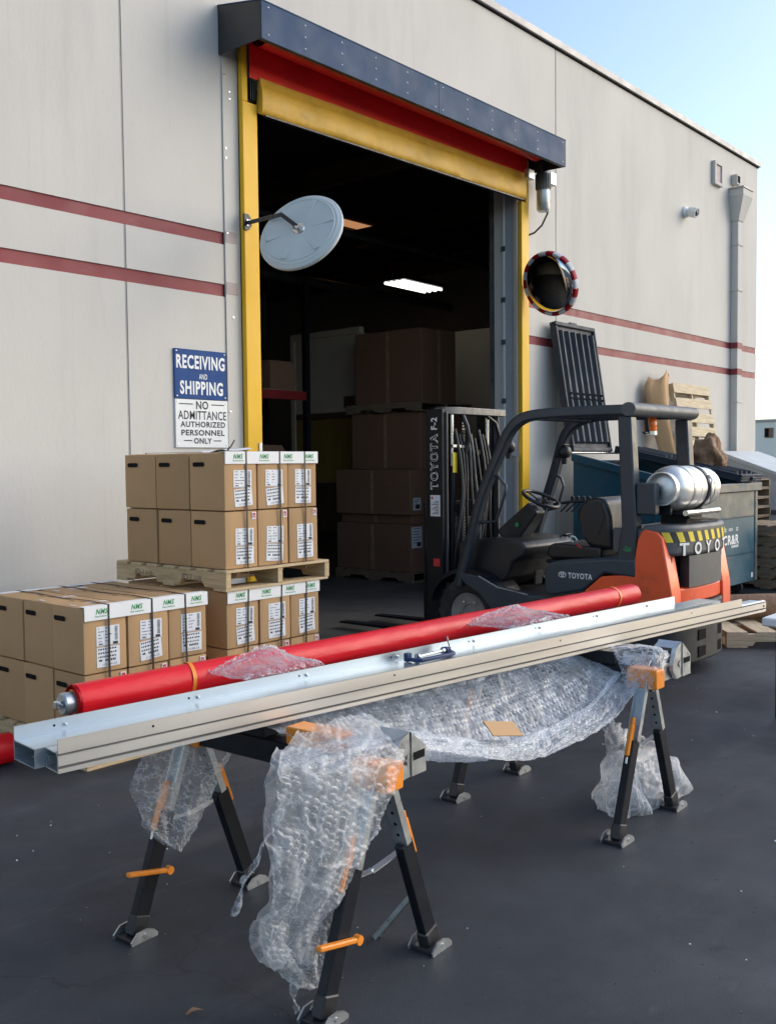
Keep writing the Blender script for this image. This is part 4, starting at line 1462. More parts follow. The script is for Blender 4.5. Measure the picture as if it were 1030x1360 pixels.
# seat
se = bev(G().prism([(4.42, .86), (4.41, .93), (4.36, .965), (4.0, .955), (3.9, .95), (3.9, .85), (4.38, .83)], 'x', 7.10, 7.60).build('seat_cushion', m_seat, fk), .03, 4)
sb = bev(G().prism([(4.02, .95), (4.075, 1.02), (4.13, 1.20), (4.11, 1.28), (4.03, 1.345), (3.93, 1.36), (3.86, 1.33), (3.82, 1.2), (3.80, .93)], 'x', 7.10, 7.60).build('seat_back', m_seat, fk), .035, 4)
G().prism([(4.06, 1.03), (4.10, 1.19), (4.07, 1.265), (3.99, 1.31), (3.90, 1.31), (3.87, 1.2), (3.93, 1.05)], 'x', 7.0955, 7.099).build('seat_side_panel', m_black, sb)
G().box(7.06, 7.64, 3.90, 4.40, .80, .83, .01).build('seat_rail', m_blacks, fk)
g = G().tube([(7.07, 4.10, 1.0), (7.06, 4.12, 1.03), (7.06, 4.15, 1.035), (7.06, 4.16, 1.01), (7.07, 4.14, .985)], .008, 8)
g.build('belt_buckle', m_white, fk, 40)
G().bar((7.07, 4.11, .97), (7.07, 4.06, .94), .02, .012).build('belt_release', m_redink, fk)
# overhead guard
def guard_tube(x, pts, wd=.075, hg=.06):
    g = G()
    P = [Vector((x, y, z)) for y, z in pts]
    # resample with rounded corners
    Q = []
    for i in range(len(P) - 1):
        for k in range(4):
            f = k / 4
            p0, p1, p2, p3 = P[max(0, i - 1)], P[i], P[i + 1], P[min(len(P) - 1, i + 2)]
            Q.append(.5 * ((2 * p1) + (p2 - p0) * f + (2 * p0 - 5 * p1 + 4 * p2 - p3) * f * f + (3 * p1 - p0 - 3 * p2 + p3) * f ** 3))
    Q.append(P[-1])
    ring = []
    for i, p in enumerate(Q):
        t_ = (Q[min(i + 1, len(Q) - 1)] - Q[max(i - 1, 0)]).normalized()
        nrm = Vector((1, 0, 0)).cross(t_)
        ring.append([p + Vector((1, 0, 0)) * a * wd / 2 + nrm * b * hg / 2 for a, b in ((-1, -.6), (-.7, -1), (.7, -1), (1, -.6), (1, .6), (.7, 1), (-.7, 1), (-1, .6), (-1, -.6))])
    g.grid(ring)
    g.add(ring[0][:-1], [tuple(range(8))])
    g.add(ring[-1][:-1], [tuple(range(8))])
    return g
gn = guard_tube(XN + .045, [(3.50, 2.035), (4.00, 2.04), (4.36, 2.03), (4.50, 1.995), (4.60, 1.915), (4.68, 1.78), (4.88, 1.387), (5.02, .96), (5.11, .69), (5.14, .58)], .085, .085).build('guard_post', m_guard, fk, 45)
guard_tube(XF - .045, [(3.56, 2.035), (4.2, 2.05), (4.42, 2.04), (4.56, 2.0), (4.67, 1.90), (4.73, 1.75), (4.82, 1.46), (4.92, 1.2), (5.02, .9), (5.10, .6)], .085, .085).build('guard_post', m_guard, fk, 45)
rp = [(3.60, 1.99), (3.49, 1.99), (3.442, 1.15), (3.45, .78), (3.62, .80), (3.565, 1.15)]
for x0, x1 in ((XN, XN + .10), (XF - .10, XF)):
    bev(G().prism(rp, 'x', x0, x1).build('guard_post', m_guard, fk), .012)
G().tube([(XN - .02, 3.50, 2.04), (XF + .02, 3.50, 2.04)], .062, 14, True, 1, .85).build('guard_crossbar', m_cwgrey, fk, 40)
G().tube([(XN + .05, 4.42, 2.03), (XF - .05, 4.42, 2.03)], .04, 10).build('guard_crossbar', m_guard, fk, 40)
for k in range(6):
    x = XN + .17 + k * .152
    G().box(x - .009, x + .009, 3.54, 4.40, 2.01, 2.06, .003).build('guard_bar', m_guard, fk)
g = G()
lettering(g, 'So', (XN - .001, 3.508, .985), .05, .035, F_SIDE, .02, .15, .002)
g.tube([(XN - .003, 3.475, .97), (XN - .003, 3.49, .963), (XN - .003, 3.52, .963), (XN - .003, 3.55, .975)], .003, 5)
g.build('green_emblem', m_green, fk)
# lights, mirror, handles
def lamp_ball(c, label=None):
    c = Vector(c)
    o = G().lathe([(0, -.055), (.035, -.05), (.058, -.02), (.06, .015), (.05, .045), (.02, .06), (0, .062)], 20, frame(c, (1, 0, 0), (0, 0, 1), (0, -1, 0))).build('work_light', m_black, fk, 60)
    g = G().box(c.x - .05, c.x + .05, c.y - .03, c.y + .03, c.z + .066, c.z + .072)
    g.bar(c + Vector((0, .03, -.02)), c + Vector((.02, .10, -.04)), .04, .03, .005)
    g.lathe([(0, -.11), (.02, -.11), (.028, -.06), (0, -.06)], 12, Matrix.Translation(c))
    g.build('lamp_bracket', m_black, o)
lamp_ball((7.80, 4.66, 1.735))
lamp_ball((7.55, 5.10, 1.79))
G().tube([(XN + .06, 4.82, 1.545), (XN + .06, 4.74, 1.53), (XN + .06, 4.66, 1.45), (XN + .06, 4.67, 1.38), (XN + .06, 4.76, 1.15), (XN + .06, 4.93, 1.13)], .013, 8).build('grab_handle', m_guard, fk, 50)
G().tube([(XF - .06, 4.80, 1.55), (XF - .06, 4.72, 1.50), (XF - .06, 4.69, 1.42), (XF - .06, 4.76, 1.22), (XF - .06, 4.86, 1.2)], .013, 8).build('grab_handle', m_guard, fk, 50)
bc = G().lathe([(0, 1.855), (.052, 1.855), (.052, 1.885), (0, 1.885)], 18, Matrix.Translation((7.36, 3.60, 0))).build('beacon', m_steel, fk, 40)
G().lathe([(.048, 1.886), (.050, 1.925), (.045, 1.928), (.045, 1.932), (.050, 1.935), (.049, 1.978), (.040, 1.998), (0, 2.0)], 24, Matrix.Translation((7.36, 3.60, 0))).build('lens', m_amber, bc, 50)
G().bar((7.20, 3.56, 1.985), (7.31, 3.60, 1.875), .03, .02, .003).build('beacon_bracket', m_guard, bc)
G().bar((7.24, 3.60, 1.875), (7.36, 3.60, 1.865), .03, .012, .003).build('beacon_bracket', m_guard, bc)
# gas tank
ty, tz, tx0, tx1, tr_ = 3.30, 1.435, 6.88, 7.66, .172
T = frame((tx0, ty, tz), (0, 1, 0), (0, 0, 1), (1, 0, 0))
L_ = tx1 - tx0
prof_ = [(.0, .045), (.06, .048), (.11, .065), (.135, .085), (.15, .10)]
prof_ = [(0, .06), (.07, .065), (.115, .085), (.150, .125), (tr_ - .004, .17), (tr_, .20), (tr_, .385), (tr_ - .004, .39), (tr_ - .004, .40), (tr_, .405), (tr_, L_ - .17), (tr_ - .004, L_ - .15), (.150, L_ - .10), (.115, L_ - .06), (.07, L_ - .04), (0, L_ - .035)]
tk = G().lathe(prof_, 48, T).build('gas_tank', m_tanksteel, fk, 35)
G().lathe([(.118, .085), (.122, .035), (.128, .035), (.128, .09)], 40, T).build('collar', m_tanksteel, tk, 40)
G().lathe([(.12, L_ - .07), (.15, L_ + .0), (.156, L_ + .0), (.156, L_ - .1)], 40, T).build('foot_ring', m_tanksteel, tk, 40)
g = G().lathe([(0, 0), (.02, 0), (.024, .03), (.02, .07), (0, .07)], 12, frame((tx0 - .01, ty + .03, tz - .02), (0, 1, 0), (0, 0, 1), (1, 0, 0)))
g.tube([(tx0 + .01, ty + .03, tz - .03), (tx0 - .03, ty + .05, tz - .07), (tx0 - .02, ty + .09, tz - .11), (tx0 + .03, ty + .12, tz - .17)], .013, 8)
g.build('tank_valve', m_blacks, tk, 50)
G().lathe([(tr_ + .001, .50), (tr_ + .007, .50), (tr_ + .007, .545), (tr_ + .001, .545), (tr_ + .001, .50)], 48, T).build('tank_strap', m_blacks, fk, 40)
G().lathe([(tr_ + .001, .25), (tr_ + .005, .25), (tr_ + .005, .28), (tr_ + .001, .28), (tr_ + .001, .25)], 48, T).build('tank_strap', m_galv, fk, 40)
g = G().tube([(tx0 + .53, ty - tr_ - .012, tz - .02), (tx0 + .53, ty - tr_ - .02, tz + .06), (tx0 + .53, ty - tr_ + .01, tz + .10)], .009, 8)
g.tube([(tx0 + .52, ty - tr_ - .01, tz - .12), (tx0 + .52, ty - tr_ - .018, tz - .02)], .006, 8)
g.build('strap_latch', m_steel, fk, 50)
g = G().box(tx0 + .16, tx1 - .02, ty - .14, ty + .12, tz - tr_ - .03, tz - tr_ - .002, .005)
g.box(tx0 + .1, tx0 + .13, ty - .05, ty + .16, tz - tr_ - .03, tz - .04, .005)
g.build('tank_cradle', m_blacks, fk)
G().tube([(tx0 + .14, ty - .15, tz - tr_ - .012), (tx1 - .03, ty - .15, tz - tr_ - .012)], .022, 10).build('cradle_rod', m_steel, fk, 50)
G().bar((tx0 + .25, ty - .12, tz - tr_ - .05), (tx1 - .08, ty - .16, tz - tr_ - .085), .03, .02, .003).build('cradle_lever', m_blacks, fk)
G().box(7.20, 7.48, 3.22, 3.44, 1.136, tz - tr_ - .031, .01).build('tank_pedestal', m_blacks, fk)
bev(G().box(XN + .02, XN + .10, 3.30, 3.455, 1.24, 1.48).build('tank_bracket', m_guard, fk), .012)
# wheels
def wheel(x0, x1, y, r, name='wheel'):
    T = frame((x0, y, r), (0, 1, 0), (0, 0, 1), (1, 0, 0))
    W = x1 - x0
    o = G().lathe([(r * .55, .02), (r * .62, 0), (r * .90, .0), (r * .975, .02), (r * .975, W - .02), (r * .90, W), (r * .62, W), (r * .55, W - .02)], 40, T).build(name, m_rubber, fk, 35)
    tread = G()
    for k in range(22):
        a = 2 * math.pi * k / 22
        for s_ in (0, 1):
            M_ = T @ Matrix.Rotation(a + s_ * math.pi / 22, 4, 'Z')
            tread.box(r * .955, r * .99, -.028, .028, .008 + s_ * (W / 2 - .0), W / 2 - .012 + s_ * W / 2, .004, M_)
    tread.build('tread', m_rubber, o)
    G().lathe([(0, .05), (.08, .05), (.085, .035), (r * .42, .04), (r * .5, .025), (r * .56, .012), (r * .56, W * .5)], 32, T).build('rim', m_tyrew, o, 40)
    g = G()
    for k in range(6):
        a = k * math.pi / 3
        g.lathe([(0, .03), (.012, .03), (.012, .05), (0, .05)], 6, T @ Matrix.Translation((.115 * math.cos(a), .115 * math.sin(a), -.01)))
    g.build('wheel_nut', m_steel, o)
wheel(XN + .02, XN + .22, 3.70, .275)
wheel(XF - .22, XF - .02, 3.70, .275)
wheel(XN + .05, XN + .30, 5.06, .33)
wheel(XF - .30, XF - .05, 5.06, .33)
for x0, x1 in ((XN + .02, XN + .32), (XF - .32, XF - .02)):
    ar = [(5.06 + .44 * math.cos(a), .33 + .40 * math.sin(a)) for a in [R(15 + 9 * k) for k in range(17)]]
    ai = [(5.06 + .40 * math.cos(a), .33 + .365 * math.sin(a)) for a in [R(15 + 9 * k) for k in range(17)]]
    G().prism(ar + ai[::-1], 'x', x0, x1).build('mudguard', m_blacks, fk)
G().box(XN + .32, XF - .32, 4.3, 5.3, .16, .50).build('front_axle_housing', m_blacks, fk)
# mast
ms = fk
for x0, x1 in ((6.90, 6.945), (7.755, 7.80)):
    bev(G().box(x0, x1, 5.365, 5.55, .08, 2.13).build('mast_channel', m_blacks, fk), .006)
for x0, x1 in ((6.96, 7.01), (7.69, 7.74)):
    bev(G().box(x0, x1, 5.40, 5.56, .08, 2.10).build('mast_channel', m_blacks, fk), .006)
for x0, x1 in ((6.947, 6.958), (7.742, 7.752)):
    G().box(x0, x1, 5.345, 5.40, .1, 2.1).build('mast_flange', m_cwgrey, fk)
bev(G().prism([(6.99, 5.40), (7.12, 5.335), (7.86, 5.335), (7.86, 5.52), (6.99, 5.52)], 'z', 2.085, 2.15).build('mast_crosshead', m_mast, fk), .006)
for z, h in ((1.72, .05), (1.05, .10), (.45, .12)):
    bev(G().box(7.012, 7.688, 5.42, 5.46, z, z + h).build('mast_crossmember', m_blacks, fk), .006)
for x in (7.07, 7.62):
    o = G().tube([(x, 5.39, .25), (x, 5.39, 1.62)], .034, 14).build('lift_cylinder', m_blacks, fk, 40)
    G().tube([(x, 5.39, 1.62), (x, 5.39, 2.08)], .02, 12).build('cylinder_rod', m_steel, o, 40)
    G().box(x - .03, x + .03, 5.352, 5.3555, 1.56, 1.74 if x < 7.3 else 1.66).build('warning_label', m_yprint, o)
G().bar((7.03, 5.36, 1.80), (7.30, 5.36, 1.79), .035, .03, .004).build('hose_clamp', m_galv, fk)
for x in (7.25, 7.27):
    g = G()
    for k in range(60):
        z = .35 + k * .029
        g.box(x - .011, x + .011, 5.395, 5.405, z, z + .021, .002)
    g.build('lift_chain', m_bare, fk)
rr = random.Random(3)
for k in range(9):
    x = 7.10 + k * .06
    z1 = 1.95 - .04 * (k % 3)
    pts = [(x, 5.375, z1)]
    for j in range(1, 9):
        pts.append((x + .09 * math.sin(j * .75 + k) * (j / 8), 5.355 - .05 * math.sin(math.pi * j / 8), z1 - j * (z1 - .55) / 8))
    Q = []
    for i in range(len(pts) - 1):
        a, b = Vector(pts[i]), Vector(pts[i + 1])
        Q += [a, a.lerp(b, .5)]
    Q.append(Vector(pts[-1]))
    for _ in range(2):
        Q = [Q[0]] + [(Q[i - 1] + 2 * Q[i] + Q[i + 1]) / 4 for i in range(1, len(Q) - 1)] + [Q[-1]]
    G().tube(Q, .013 if k % 3 else .017, 8).build('hydraulic_hose', m_seat if k != 4 else m_bare, fk, 60)
G().tube([(7.20, 5.36, 2.08), (7.21, 5.32, 1.98), (7.24, 5.32, 1.86), (7.22, 5.35, 1.74)], .022, 8).build('hydraulic_hose', m_seat, fk, 60)
g = G().tube([(7.58, 5.36, 2.08), (7.66, 5.32, 2.02), (7.72, 5.32, 1.9), (7.70, 5.35, 1.76)], .018, 8)
g.build('hydraulic_hose', m_seat, fk, 60)
# carriage and forks
g = G().box(6.96, 7.74, 5.60, 5.64, .12, .22, .005)
g.box(6.96, 7.74, 5.60, 5.64, .45, .55, .005)
g.build('carriage', m_blacks, fk)
for x in (7.02, 7.55):
    g = G().prism([(5.645, .06), (5.645, .60), (5.69, .60), (5.69, .10), (6.78, .075), (6.78, .06)], 'x', x, x + .12)
    bev(g.build('fork', m_blacks, fk), .006)
g = G()
for x in [6.97 + .128 * k for k in range(7)]:
    g.box(x - .012, x + .012, 5.61, 5.635, .552, 1.25, .004)
g.box(6.958, 7.752, 5.61, 5.636, 1.252, 1.29, .004)
g.build('load_backrest', m_blacks, fk)
# lettering up the mast side
FUP = ((0, 0, 1), (0, 1, 0), (-1, 0, 0))
g = G()
lettering(g, 'TOYOTA', (6.899, 5.455, 1.66), .50, .088, FUP, .05, 0, .002)
wl_ = g.build('lettering', m_white, fk)
g = G()
lettering(g, 'TOYOTA', (6.899, 5.455, 1.66), .485, .068, FUP, .005, 0, .004)
g.build('lettering_infill', m_blacks, fk)
g = G()
lettering(g, 'F-2', (6.899, 5.455, 2.0), .11, .07, FUP, .03, 0, .002)
g.build('model_mark', m_white, fk)
g = G().box(6.896, 6.8975, 5.39, 5.50, 1.17, 1.36)
l_ = g.build('data_plate', m_label, fk)
g = G()
for k in range(9):
    g.box(6.8945, 6.8955, 5.405, 5.485 - .02 * (k % 3), 1.19 + k * .014, 1.196 + k * .014)
g.build('plate_print', m_cwgrey, l_)
G().lathe([(0, 0), (.012, 0), (.012, .002), (0, .002)], 12, frame((6.8955, 5.48, 1.335), *F_SIDE)).build('plate_mark', m_redink, l_)
g = G().box(6.896, 6.8975, 5.40, 5.47, .72, .79)
g.build('warning_sticker', m_redink, fk)
# white and red tag hanging on the jamb behind the mast
g = G()
P = [[(9.79 - .03 * math.sin(v * 3), 6.46 + .10 * u, 1.72 + .30 * v) for v in (0, .3, .6, 1)] for u in (0, .5, 1)]
g.grid(P)
g.top('paper_tag', m_paper, 'white paper tag hanging on the right door jamb', 'paper tag', (9.79, 6.5, 1.72), smooth=60)

# ================================================================== FOREGROUND
ZR = .78            # underside of the rails on the saw horses

def sawhorse(label, loc, rz, latch_low, seed):
    t = thing('sawhorse', label, 'sawhorse', loc, rz, 'folding steel saw horses')
    for sy, y in ((-1, -.435), (1, .435)):
        for sx in (-1, 1):
            ft, ap = Vector((sx * .276, y, .02)), Vector((sx * .03, y, .675))
            d = (ap - ft).normalized()
            k = ft.lerp(ap, .52)
            lg = thing('leg', None, None)
            bpy.data.objects.remove(lg)
            up_ = (0, 1, 0)
            # lower black box section, wider than the galvanised upper channel that slides in it
            lo = G().bar(ft + d * .01, ft.lerp(ap, .60), .062, .036, .004, up_)
            lo = lo.build('leg', m_blacks, t, world=False)
            MW[lo] = Matrix.Identity(4)
            g = G()
            n_ = d.cross(Vector((0, 1, 0))).normalized()
            a0, a1 = ft.lerp(ap, .601), ap + d * .03
            for off, ww, hh in ((Vector((0, 0, 0)), .050, .004), (Vector((0, .025, 0)), .004, .026), (Vector((0, -.025, 0)), .004, .026)):
                q = n_ * (.011 if ww > .01 else 0) * sx
                g.bar(a0 + off + q, a1 + off + q, hh if ww > .01 else hh, ww, 0, (0, 1, 0))
            up = g.build('upper_leg', m_galv, t, world=False)
            g = G()
            for j in range(6):
                p = a0.lerp(a1, .12 + j * .14)
                T = frame(p + n_ * sx * .0135, (0, 1, 0), d, n_ * sx)
                g.lathe([(0, 0), (.006, 0), (.006, .001), (0, .001)], 8, T)
            g.build('adjuster_hole', m_dark, up, world=False)
            # orange latch where the sections meet
            c0, c1 = ft.lerp(ap, .50), ft.lerp(ap, .70)
            nout = Vector((sx, 0, .25)).normalized()
            g = G().bar(c0 + nout * .030, c1 + nout * .030, .034, .018, .004, (0, 1, 0))
            g.bar(c1 + nout * .030, c1 + nout * .030 + d * .03, .028, .014, .003, (0, 1, 0))
            la = g.build('latch', m_oplast, t, world=False)
            g = G().bar(c0 - d * .035 + nout * .024, c0 - d * .002 + nout * .026, .030, .012, .003, (0, 1, 0))
            g.build('latch_tip', m_steel, la, world=False)
            if (sx, sy) in latch_low:
                p = ft.lerp(ap, .30)
                q = Vector((-sx * .0, sy, 0))
                g = G().bar(p + Vector((.055, -.030 , -.012)), p + Vector((-.125, -.030, .030)), .022, .016, .004, (0, 0, 1))
                g.lathe([(0, -.009), (.015, -.009), (.015, .012), (0, .012)], 12, frame(p + Vector((.055, -.03, -.012)), *F_FRONT))
                g.build('leg_lever', m_oplast, t, world=False)
            # foot: black block with two silver cheeks
            fo = G().box(-.05, .045, -.045, .045, 0, .016, .003, Matrix.Translation((ft.x, y, 0)))
            fo.bar(ft + Vector((0, 0, -.01)), ft + d * .06, .07, .045, .006, up_)
            fo = fo.build('foot', m_black, t, world=False)
            for yy in (-.052, .046):
                pts = [(-.055, .001), (.055, .001), (.058, .012), (.04, .030), (.01, .042), (-.03, .040), (-.058, .014)]
                g = G().prism([(ft.x + sx * 0 + px, pz) for px, pz in pts], 'y', y + yy, y + yy + .006)
                g.lathe([(0, 0), (.007, 0), (.006, .004), (0, .004)], 10, frame((ft.x, y + yy, .022), *F_FRONT))
                g.build('foot_cheek', m_galv, fo, world=False)
        # folding brace between the two legs
        z = .365
        xx = .276 - (.276 - .03) * (z / .675)
        g = G().bar((-xx, y + .03, z), (.01, y + .03, z - .012), .004, .026, 0, (0, 1, 0))
        g.bar((-.01, y + .026, z - .012), (xx, y + .026, z + .006), .004, .026, 0, (0, 1, 0))
        g.lathe([(0, -.008), (.008, -.008), (.007, .004), (0, .004)], 10, frame((0, y + .03, z - .012), *F_FRONT))
        g.build('brace', m_galv, t, world=False)
    bev(G().box(-.036, .036, -.50, .60, .635, .715).build('beam', m_blacks, t, world=False), .006)
    for y0_, y1_ in ((-.50, -.36), (.36, .62)):
        o = bev(G().prism([(-.043, .628), (.043, .628), (.046, .70), (.040, .7165), (-.040, .7165), (-.046, .70)], 'y', y0_ - .004, y1_).build('end_cap', m_oplast, t, world=False), .006)
    for y0_, y1_ in ((-.30, -.08), (.02, .30), (.36, .60)):
        bev(G().box(-.045, .045, y0_, y1_, .718, ZR - .002).build('top_support', m_oplast if (y0_ != .02 and seed == 1) else m_blacks, t, world=False), .006)
    # silver lumber bracket at the near end, folded in or pulled out on its arm
    dx = .17 if seed == 2 else 0
    k_ = 1.12 if seed == 2 else 1.0
    def bx_(p):
        return (.118 + dx + (p[0] - .118) * k_, .70 + (p[1] - .70) * k_)
    cheek = [bx_(p) for p in ((.062, .765), (.115, .786), (.118, .640), (.075, .636), (.035, .675), (.035, .70))]
    br = G().prism(cheek, 'y', -.475, -.455)
    br.prism(cheek, 'y', -.385, -.365)
    if dx:
        br.prism([(.03, .640), (.03, .672), (.06, .690), (dx + .10, .690), (dx + .10, .628), (.06, .632)], 'y', -.450, -.390)
    br = br.build('lumber_bracket', m_galv, t, world=False)
    X0, X1, X2 = bx_((.062, 0))[0], bx_((.114, 0))[0], bx_((.198, 0))[0]
    Z0, Z1, Z2, Z3 = bx_((0, .766))[1], bx_((0, .787))[1], bx_((0, .724))[1], bx_((0, .640))[1]
    g = G()
    g.add([(X0, -.4545, Z0), (X1, -.480, Z1), (X2, -.480, Z2), (X2, -.360, Z2), (X1, -.360, Z1), (X0, -.3855, Z0)], [(0, 1, 4, 5), (1, 2, 3, 4)])
    for y in (-.480, -.366):
        g.prism([(X1 + .006, Z3), (X1 + .006, Z1 - .004), (X2, Z2 - .002), (X2, Z3)], 'y', y, y + .006)
    g.box(X2 - .005, X2, -.4735, -.3665, Z3, Z2 - .034)
    g.box(X1 + .006, X2 - .0055, -.4735, -.3665, Z3 - .003, Z3 + .001)
    g.build('bracket_shell', m_galv, br, world=False)
    G().box(X1 + .008, X2 - .012, -.4725, -.3675, Z3 + .0015, Z2 - .05).build('bracket_core', m_blacks, br, world=False)
    G().box(X1 + .014, X2 - .008, -.4812, -.4804, Z2 - .034, Z2 - .008).build('bracket_slot', m_dark, br, world=False)
    ax_ = bx_((.078, 0))[0]
    G().prism([(ax_, .700), (ax_ + .022, .715), (ax_ + .022, .703), (ax_ + .012, .697), (ax_ + .022, .690), (ax_ + .022, .678), (ax_, .690)], 'y', -.4760, -.4753).build('stamped_mark', m_black, br, world=False)
    return t

sawhorse('folding saw horse with orange levers under the near end of the rails', (2.243, 2.465, 0), .063, ((-1, -1), (-1, 1)), 1)
sawhorse('folding saw horse under the far end of the rails near the forklift', (4.058, 2.440, 0), .012, (), 2)

# ------------------------------------------------------------------ aluminium rails
ARZ = -R(6.36)
BRZ = -R(4.87)
t = thing('aluminium_rail', 'long warm toned aluminium door rail lying in front across both saw horses', 'rail', (1.446, 2.506, ZR), ARZ, 'long aluminium door rails')
LR = 4.21
pf = [(0, 0), (0, .013), (.006, .0145), (.006, .0195), (0, .021), (0, .0505), (.009, .0510), (.009, .0560), (0, .0565), (0, .0985), (.0045, .0985), (.0045, .064), (.014, .0635), (.014, .0485), (.009, .0475), (.009, .004), (.085, .004), (.085, 0)]
g = G().prism(pf, 'x', 0, 3.93)
fr = g.build('face_profile', m_alu, t, world=False)
pf2 = [(0, 0), (0, .013), (.006, .0145), (.006, .0195), (0, .021), (0, .0505), (.009, .0510), (.009, .0560), (0, .0565), (.014, .0635), (.014, .0485), (.009, .0475), (.009, .004), (.085, .004), (.085, 0)]
G().prism(pf2, 'x', 3.9315, LR).build('face_profile', m_alu, t, world=False)
for s0_, s1_, z0_, z1_, d_ in ((.002, LR - .003, .0512, .0558, .0065), (.002, LR - .003, .0150, .0190, .0045)):  # dark strips laid in the face grooves, standing in for their shadow lines
    G().box(s0_, s1_, d_ - .004, d_ - .0005, z0_, z1_).build('groove_shade', m_groove_shade, t, world=False)
G().box(0, LR - .02, .0145, .085, .0545, .0585).build('web', m_alub, t, world=False)
g = G()
for x0, y0_ in ((0, .100), ):
    g.box(x0, LR - .02, .0805, .0845, .0045, .054)
    g.box(x0, LR - .02, .064, .080, .036, .039)
    g.box(x0, LR - .02, .064, .067, .026, .0355)
g.build('inner_lip', m_alub, t, world=False)
g = G()
for s_, z in ((.30, .080), (1.3, .081), (2.3, .080), (3.4, .081)):
    g.lathe([(0, 0), (.004, 0), (.004, .0008), (0, .0008)], 8, frame((s_, -.0002, z), *F_FRONT))
g.box(LR - .035, LR - .02, -.0008, -.0002, .026, .038)
g.build('drill_hole', m_dark, t, world=False)
t = thing('aluminium_rail', 'blue grey aluminium channel with bolted rear flange behind the front rail', 'rail', (1.437, 2.738, ZR), BRZ, 'long aluminium door rails')
g = G().prism([(-.004, 0), (0, 0), (0, .0985), (-.0035, .0985), (-.0035, .0605), (-.008, .060), (-.008, .054), (-.004, .054)], 'x', 0, 3.81)
g.build('rear_flange', m_alub, t, world=False)
G().box(0, 4.08, -.142, -.0085, .0546, .0586).build('web', m_alub, t, world=False)
g = G().box(0, 4.08, -.142, -.1385, .004, .054)
g.box(0, 4.08, -.138, -.0045, 0, .0035)
g.box(0, 4.08, -.138, -.124, .034, .037)
g.build('inner_lip', m_alub, t, world=False)
bh = G().lathe([(0, -.002), (.006, -.002), (.006, .006), (.0035, .008), (0, .008)], 6, frame((0, 0, 0), *F_FRONT)).mesh('bolt_head', m_steel)
dh = G().lathe([(0, 0), (.004, 0), (.004, .0006), (0, .0006)], 8, frame((0, 0, 0), *F_FRONT)).mesh('drill_hole', m_dark)
for k in range(8):
    inst('bolt_head', bh, t, (.16 + k * .48, -.0038, .076))
    inst('drill_hole', dh, t, (.125 + k * .48, -.0036, .078))

# ------------------------------------------------------------------ red curtain roll
RA, RB = Vector((1.80, 3.005, .842)), Vector((5.43, 2.775, .842))
dvec = (RB - RA).normalized()
LRo = (RB - RA).length
xx = Vector((0, 0, 1)).cross(dvec).normalized()
rot3 = Matrix((dvec, xx, Vector((0, 0, 1)))).transposed()
t = thing('curtain_roll', 'long red vinyl curtain roll resting behind the aluminium rails', 'curtain roll', tuple(RA), rot=rot3)
P = []
NR = 44
for i in range(61):
    s_ = LRo * i / 60
    row = []
    for k in range(NR + 1):
        f = k / NR
        a = 2 * math.pi * f
        r_ = .0600 + .0022 * f + .0008 * noise.noise((s_ * 9, math.cos(a) * 3, math.sin(a) * 3 + 7)) + .0030 * noise.noise((s_ * 1.3, math.cos(a) * 1.5, math.sin(a) * 1.5))
        row.append((s_, r_ * math.cos(a + 4.0), r_ * math.sin(a + 4.0)))
    P.append(row)
P = [[P[0][k] for k in range(NR + 1)]] + P
P[0] = [(.004 , y * .93, z * .93) for _, y, z in P[1]]
roll = G().grid(P)
roll.add(P[-1], [tuple(range(NR + 1))])
ro = roll.build('curtain', m_redroll, t, 50, world=False)
# loose outer edge and spiral of layers at the near end
g = G()
for q in range(4):
    r_ = .0585 - q * .004
    P = [[(-.002 - .004 * (q % 2) - s2, (r_ + .0015 * math.sin(k * .7 + q)) * math.cos(2.1 + 2 * math.pi * k / 32), (r_ + .0015 * math.sin(k * .7 + q)) * math.sin(2.1 + 2 * math.pi * k / 32)) for k in range(33)] for s2 in (-.03, .004)]
    g.grid(P)
g.build('curtain_layer', m_redroll, t, 50, world=False)
Tc = frame((0, 0, 0), (0, 1, 0), (0, 0, 1), (1, 0, 0))
G().lathe([(.045, -.004), (.045, .02), (.0, .02), (0, -.004), (.045, -.004)], 30, Tc).build('core_tube', m_oplast, t, 40, world=False)
g = G().lathe([(0, -.048), (.034, -.048), (.038, -.043), (.038, -.005), (0, -.005)], 32, Tc)
o = g.build('end_cap', m_galv, t, 35, world=False)
g = G().box(-.072, -.0485, -.013, .013, -.013, .013, .003)
g.box(-.060, -.0482, -.024, .024, -.006, .006, .002)
g.build('shaft', m_steel, o, world=False)
for s_, tw in ((.46, .3), (3.40, -.2)):
    P = []
    for k in range(41):
        a = 2 * math.pi * k / 40
        P.append([(s_ + dx + .012 * math.sin(a + tw * 4), (.0655 + .001 * math.sin(5 * a)) * math.cos(a), (.0655 + .001 * math.sin(5 * a)) * math.sin(a)) for dx in (-.008, .008)])
    G().grid(P).build('tie_band', m_oplast, t, 60, world=False)

# ------------------------------------------------------------------ C clamp on the web of the rail
ct_ = Vector((1.437, 2.738, ZR)) + Matrix.Rotation(BRZ, 3, 'Z') @ Vector((1.72, -.075, .0592))
t = thing('c_clamp', 'small blue C clamp lying on the aluminium channel', 'clamp', tuple(ct_), BRZ)
cpts = [(-.10, -.022), (-.085, -.040), (.07, -.040), (.10, -.032), (.112, -.01), (.112, .024), (.090, .024), (.090, -.006), (.075, -.022), (-.074, -.022), (-.082, -.010), (-.082, .026), (-.10, .026)]
cpts = [(x * 1.15, y * 1.25) for x, y in cpts]
G().box(-.122, -.092, .012, .034, .002, .036, .003).build('clamp_pad', m_navy, t, world=False)
G().box(.098, .132, -.004, .034, .002, .030, .004).build('clamp_boss', m_navy, t, world=False)
bev(G().prism(cpts, 'z', .004, .019).build('clamp_frame', m_navy, t, world=False), .004)
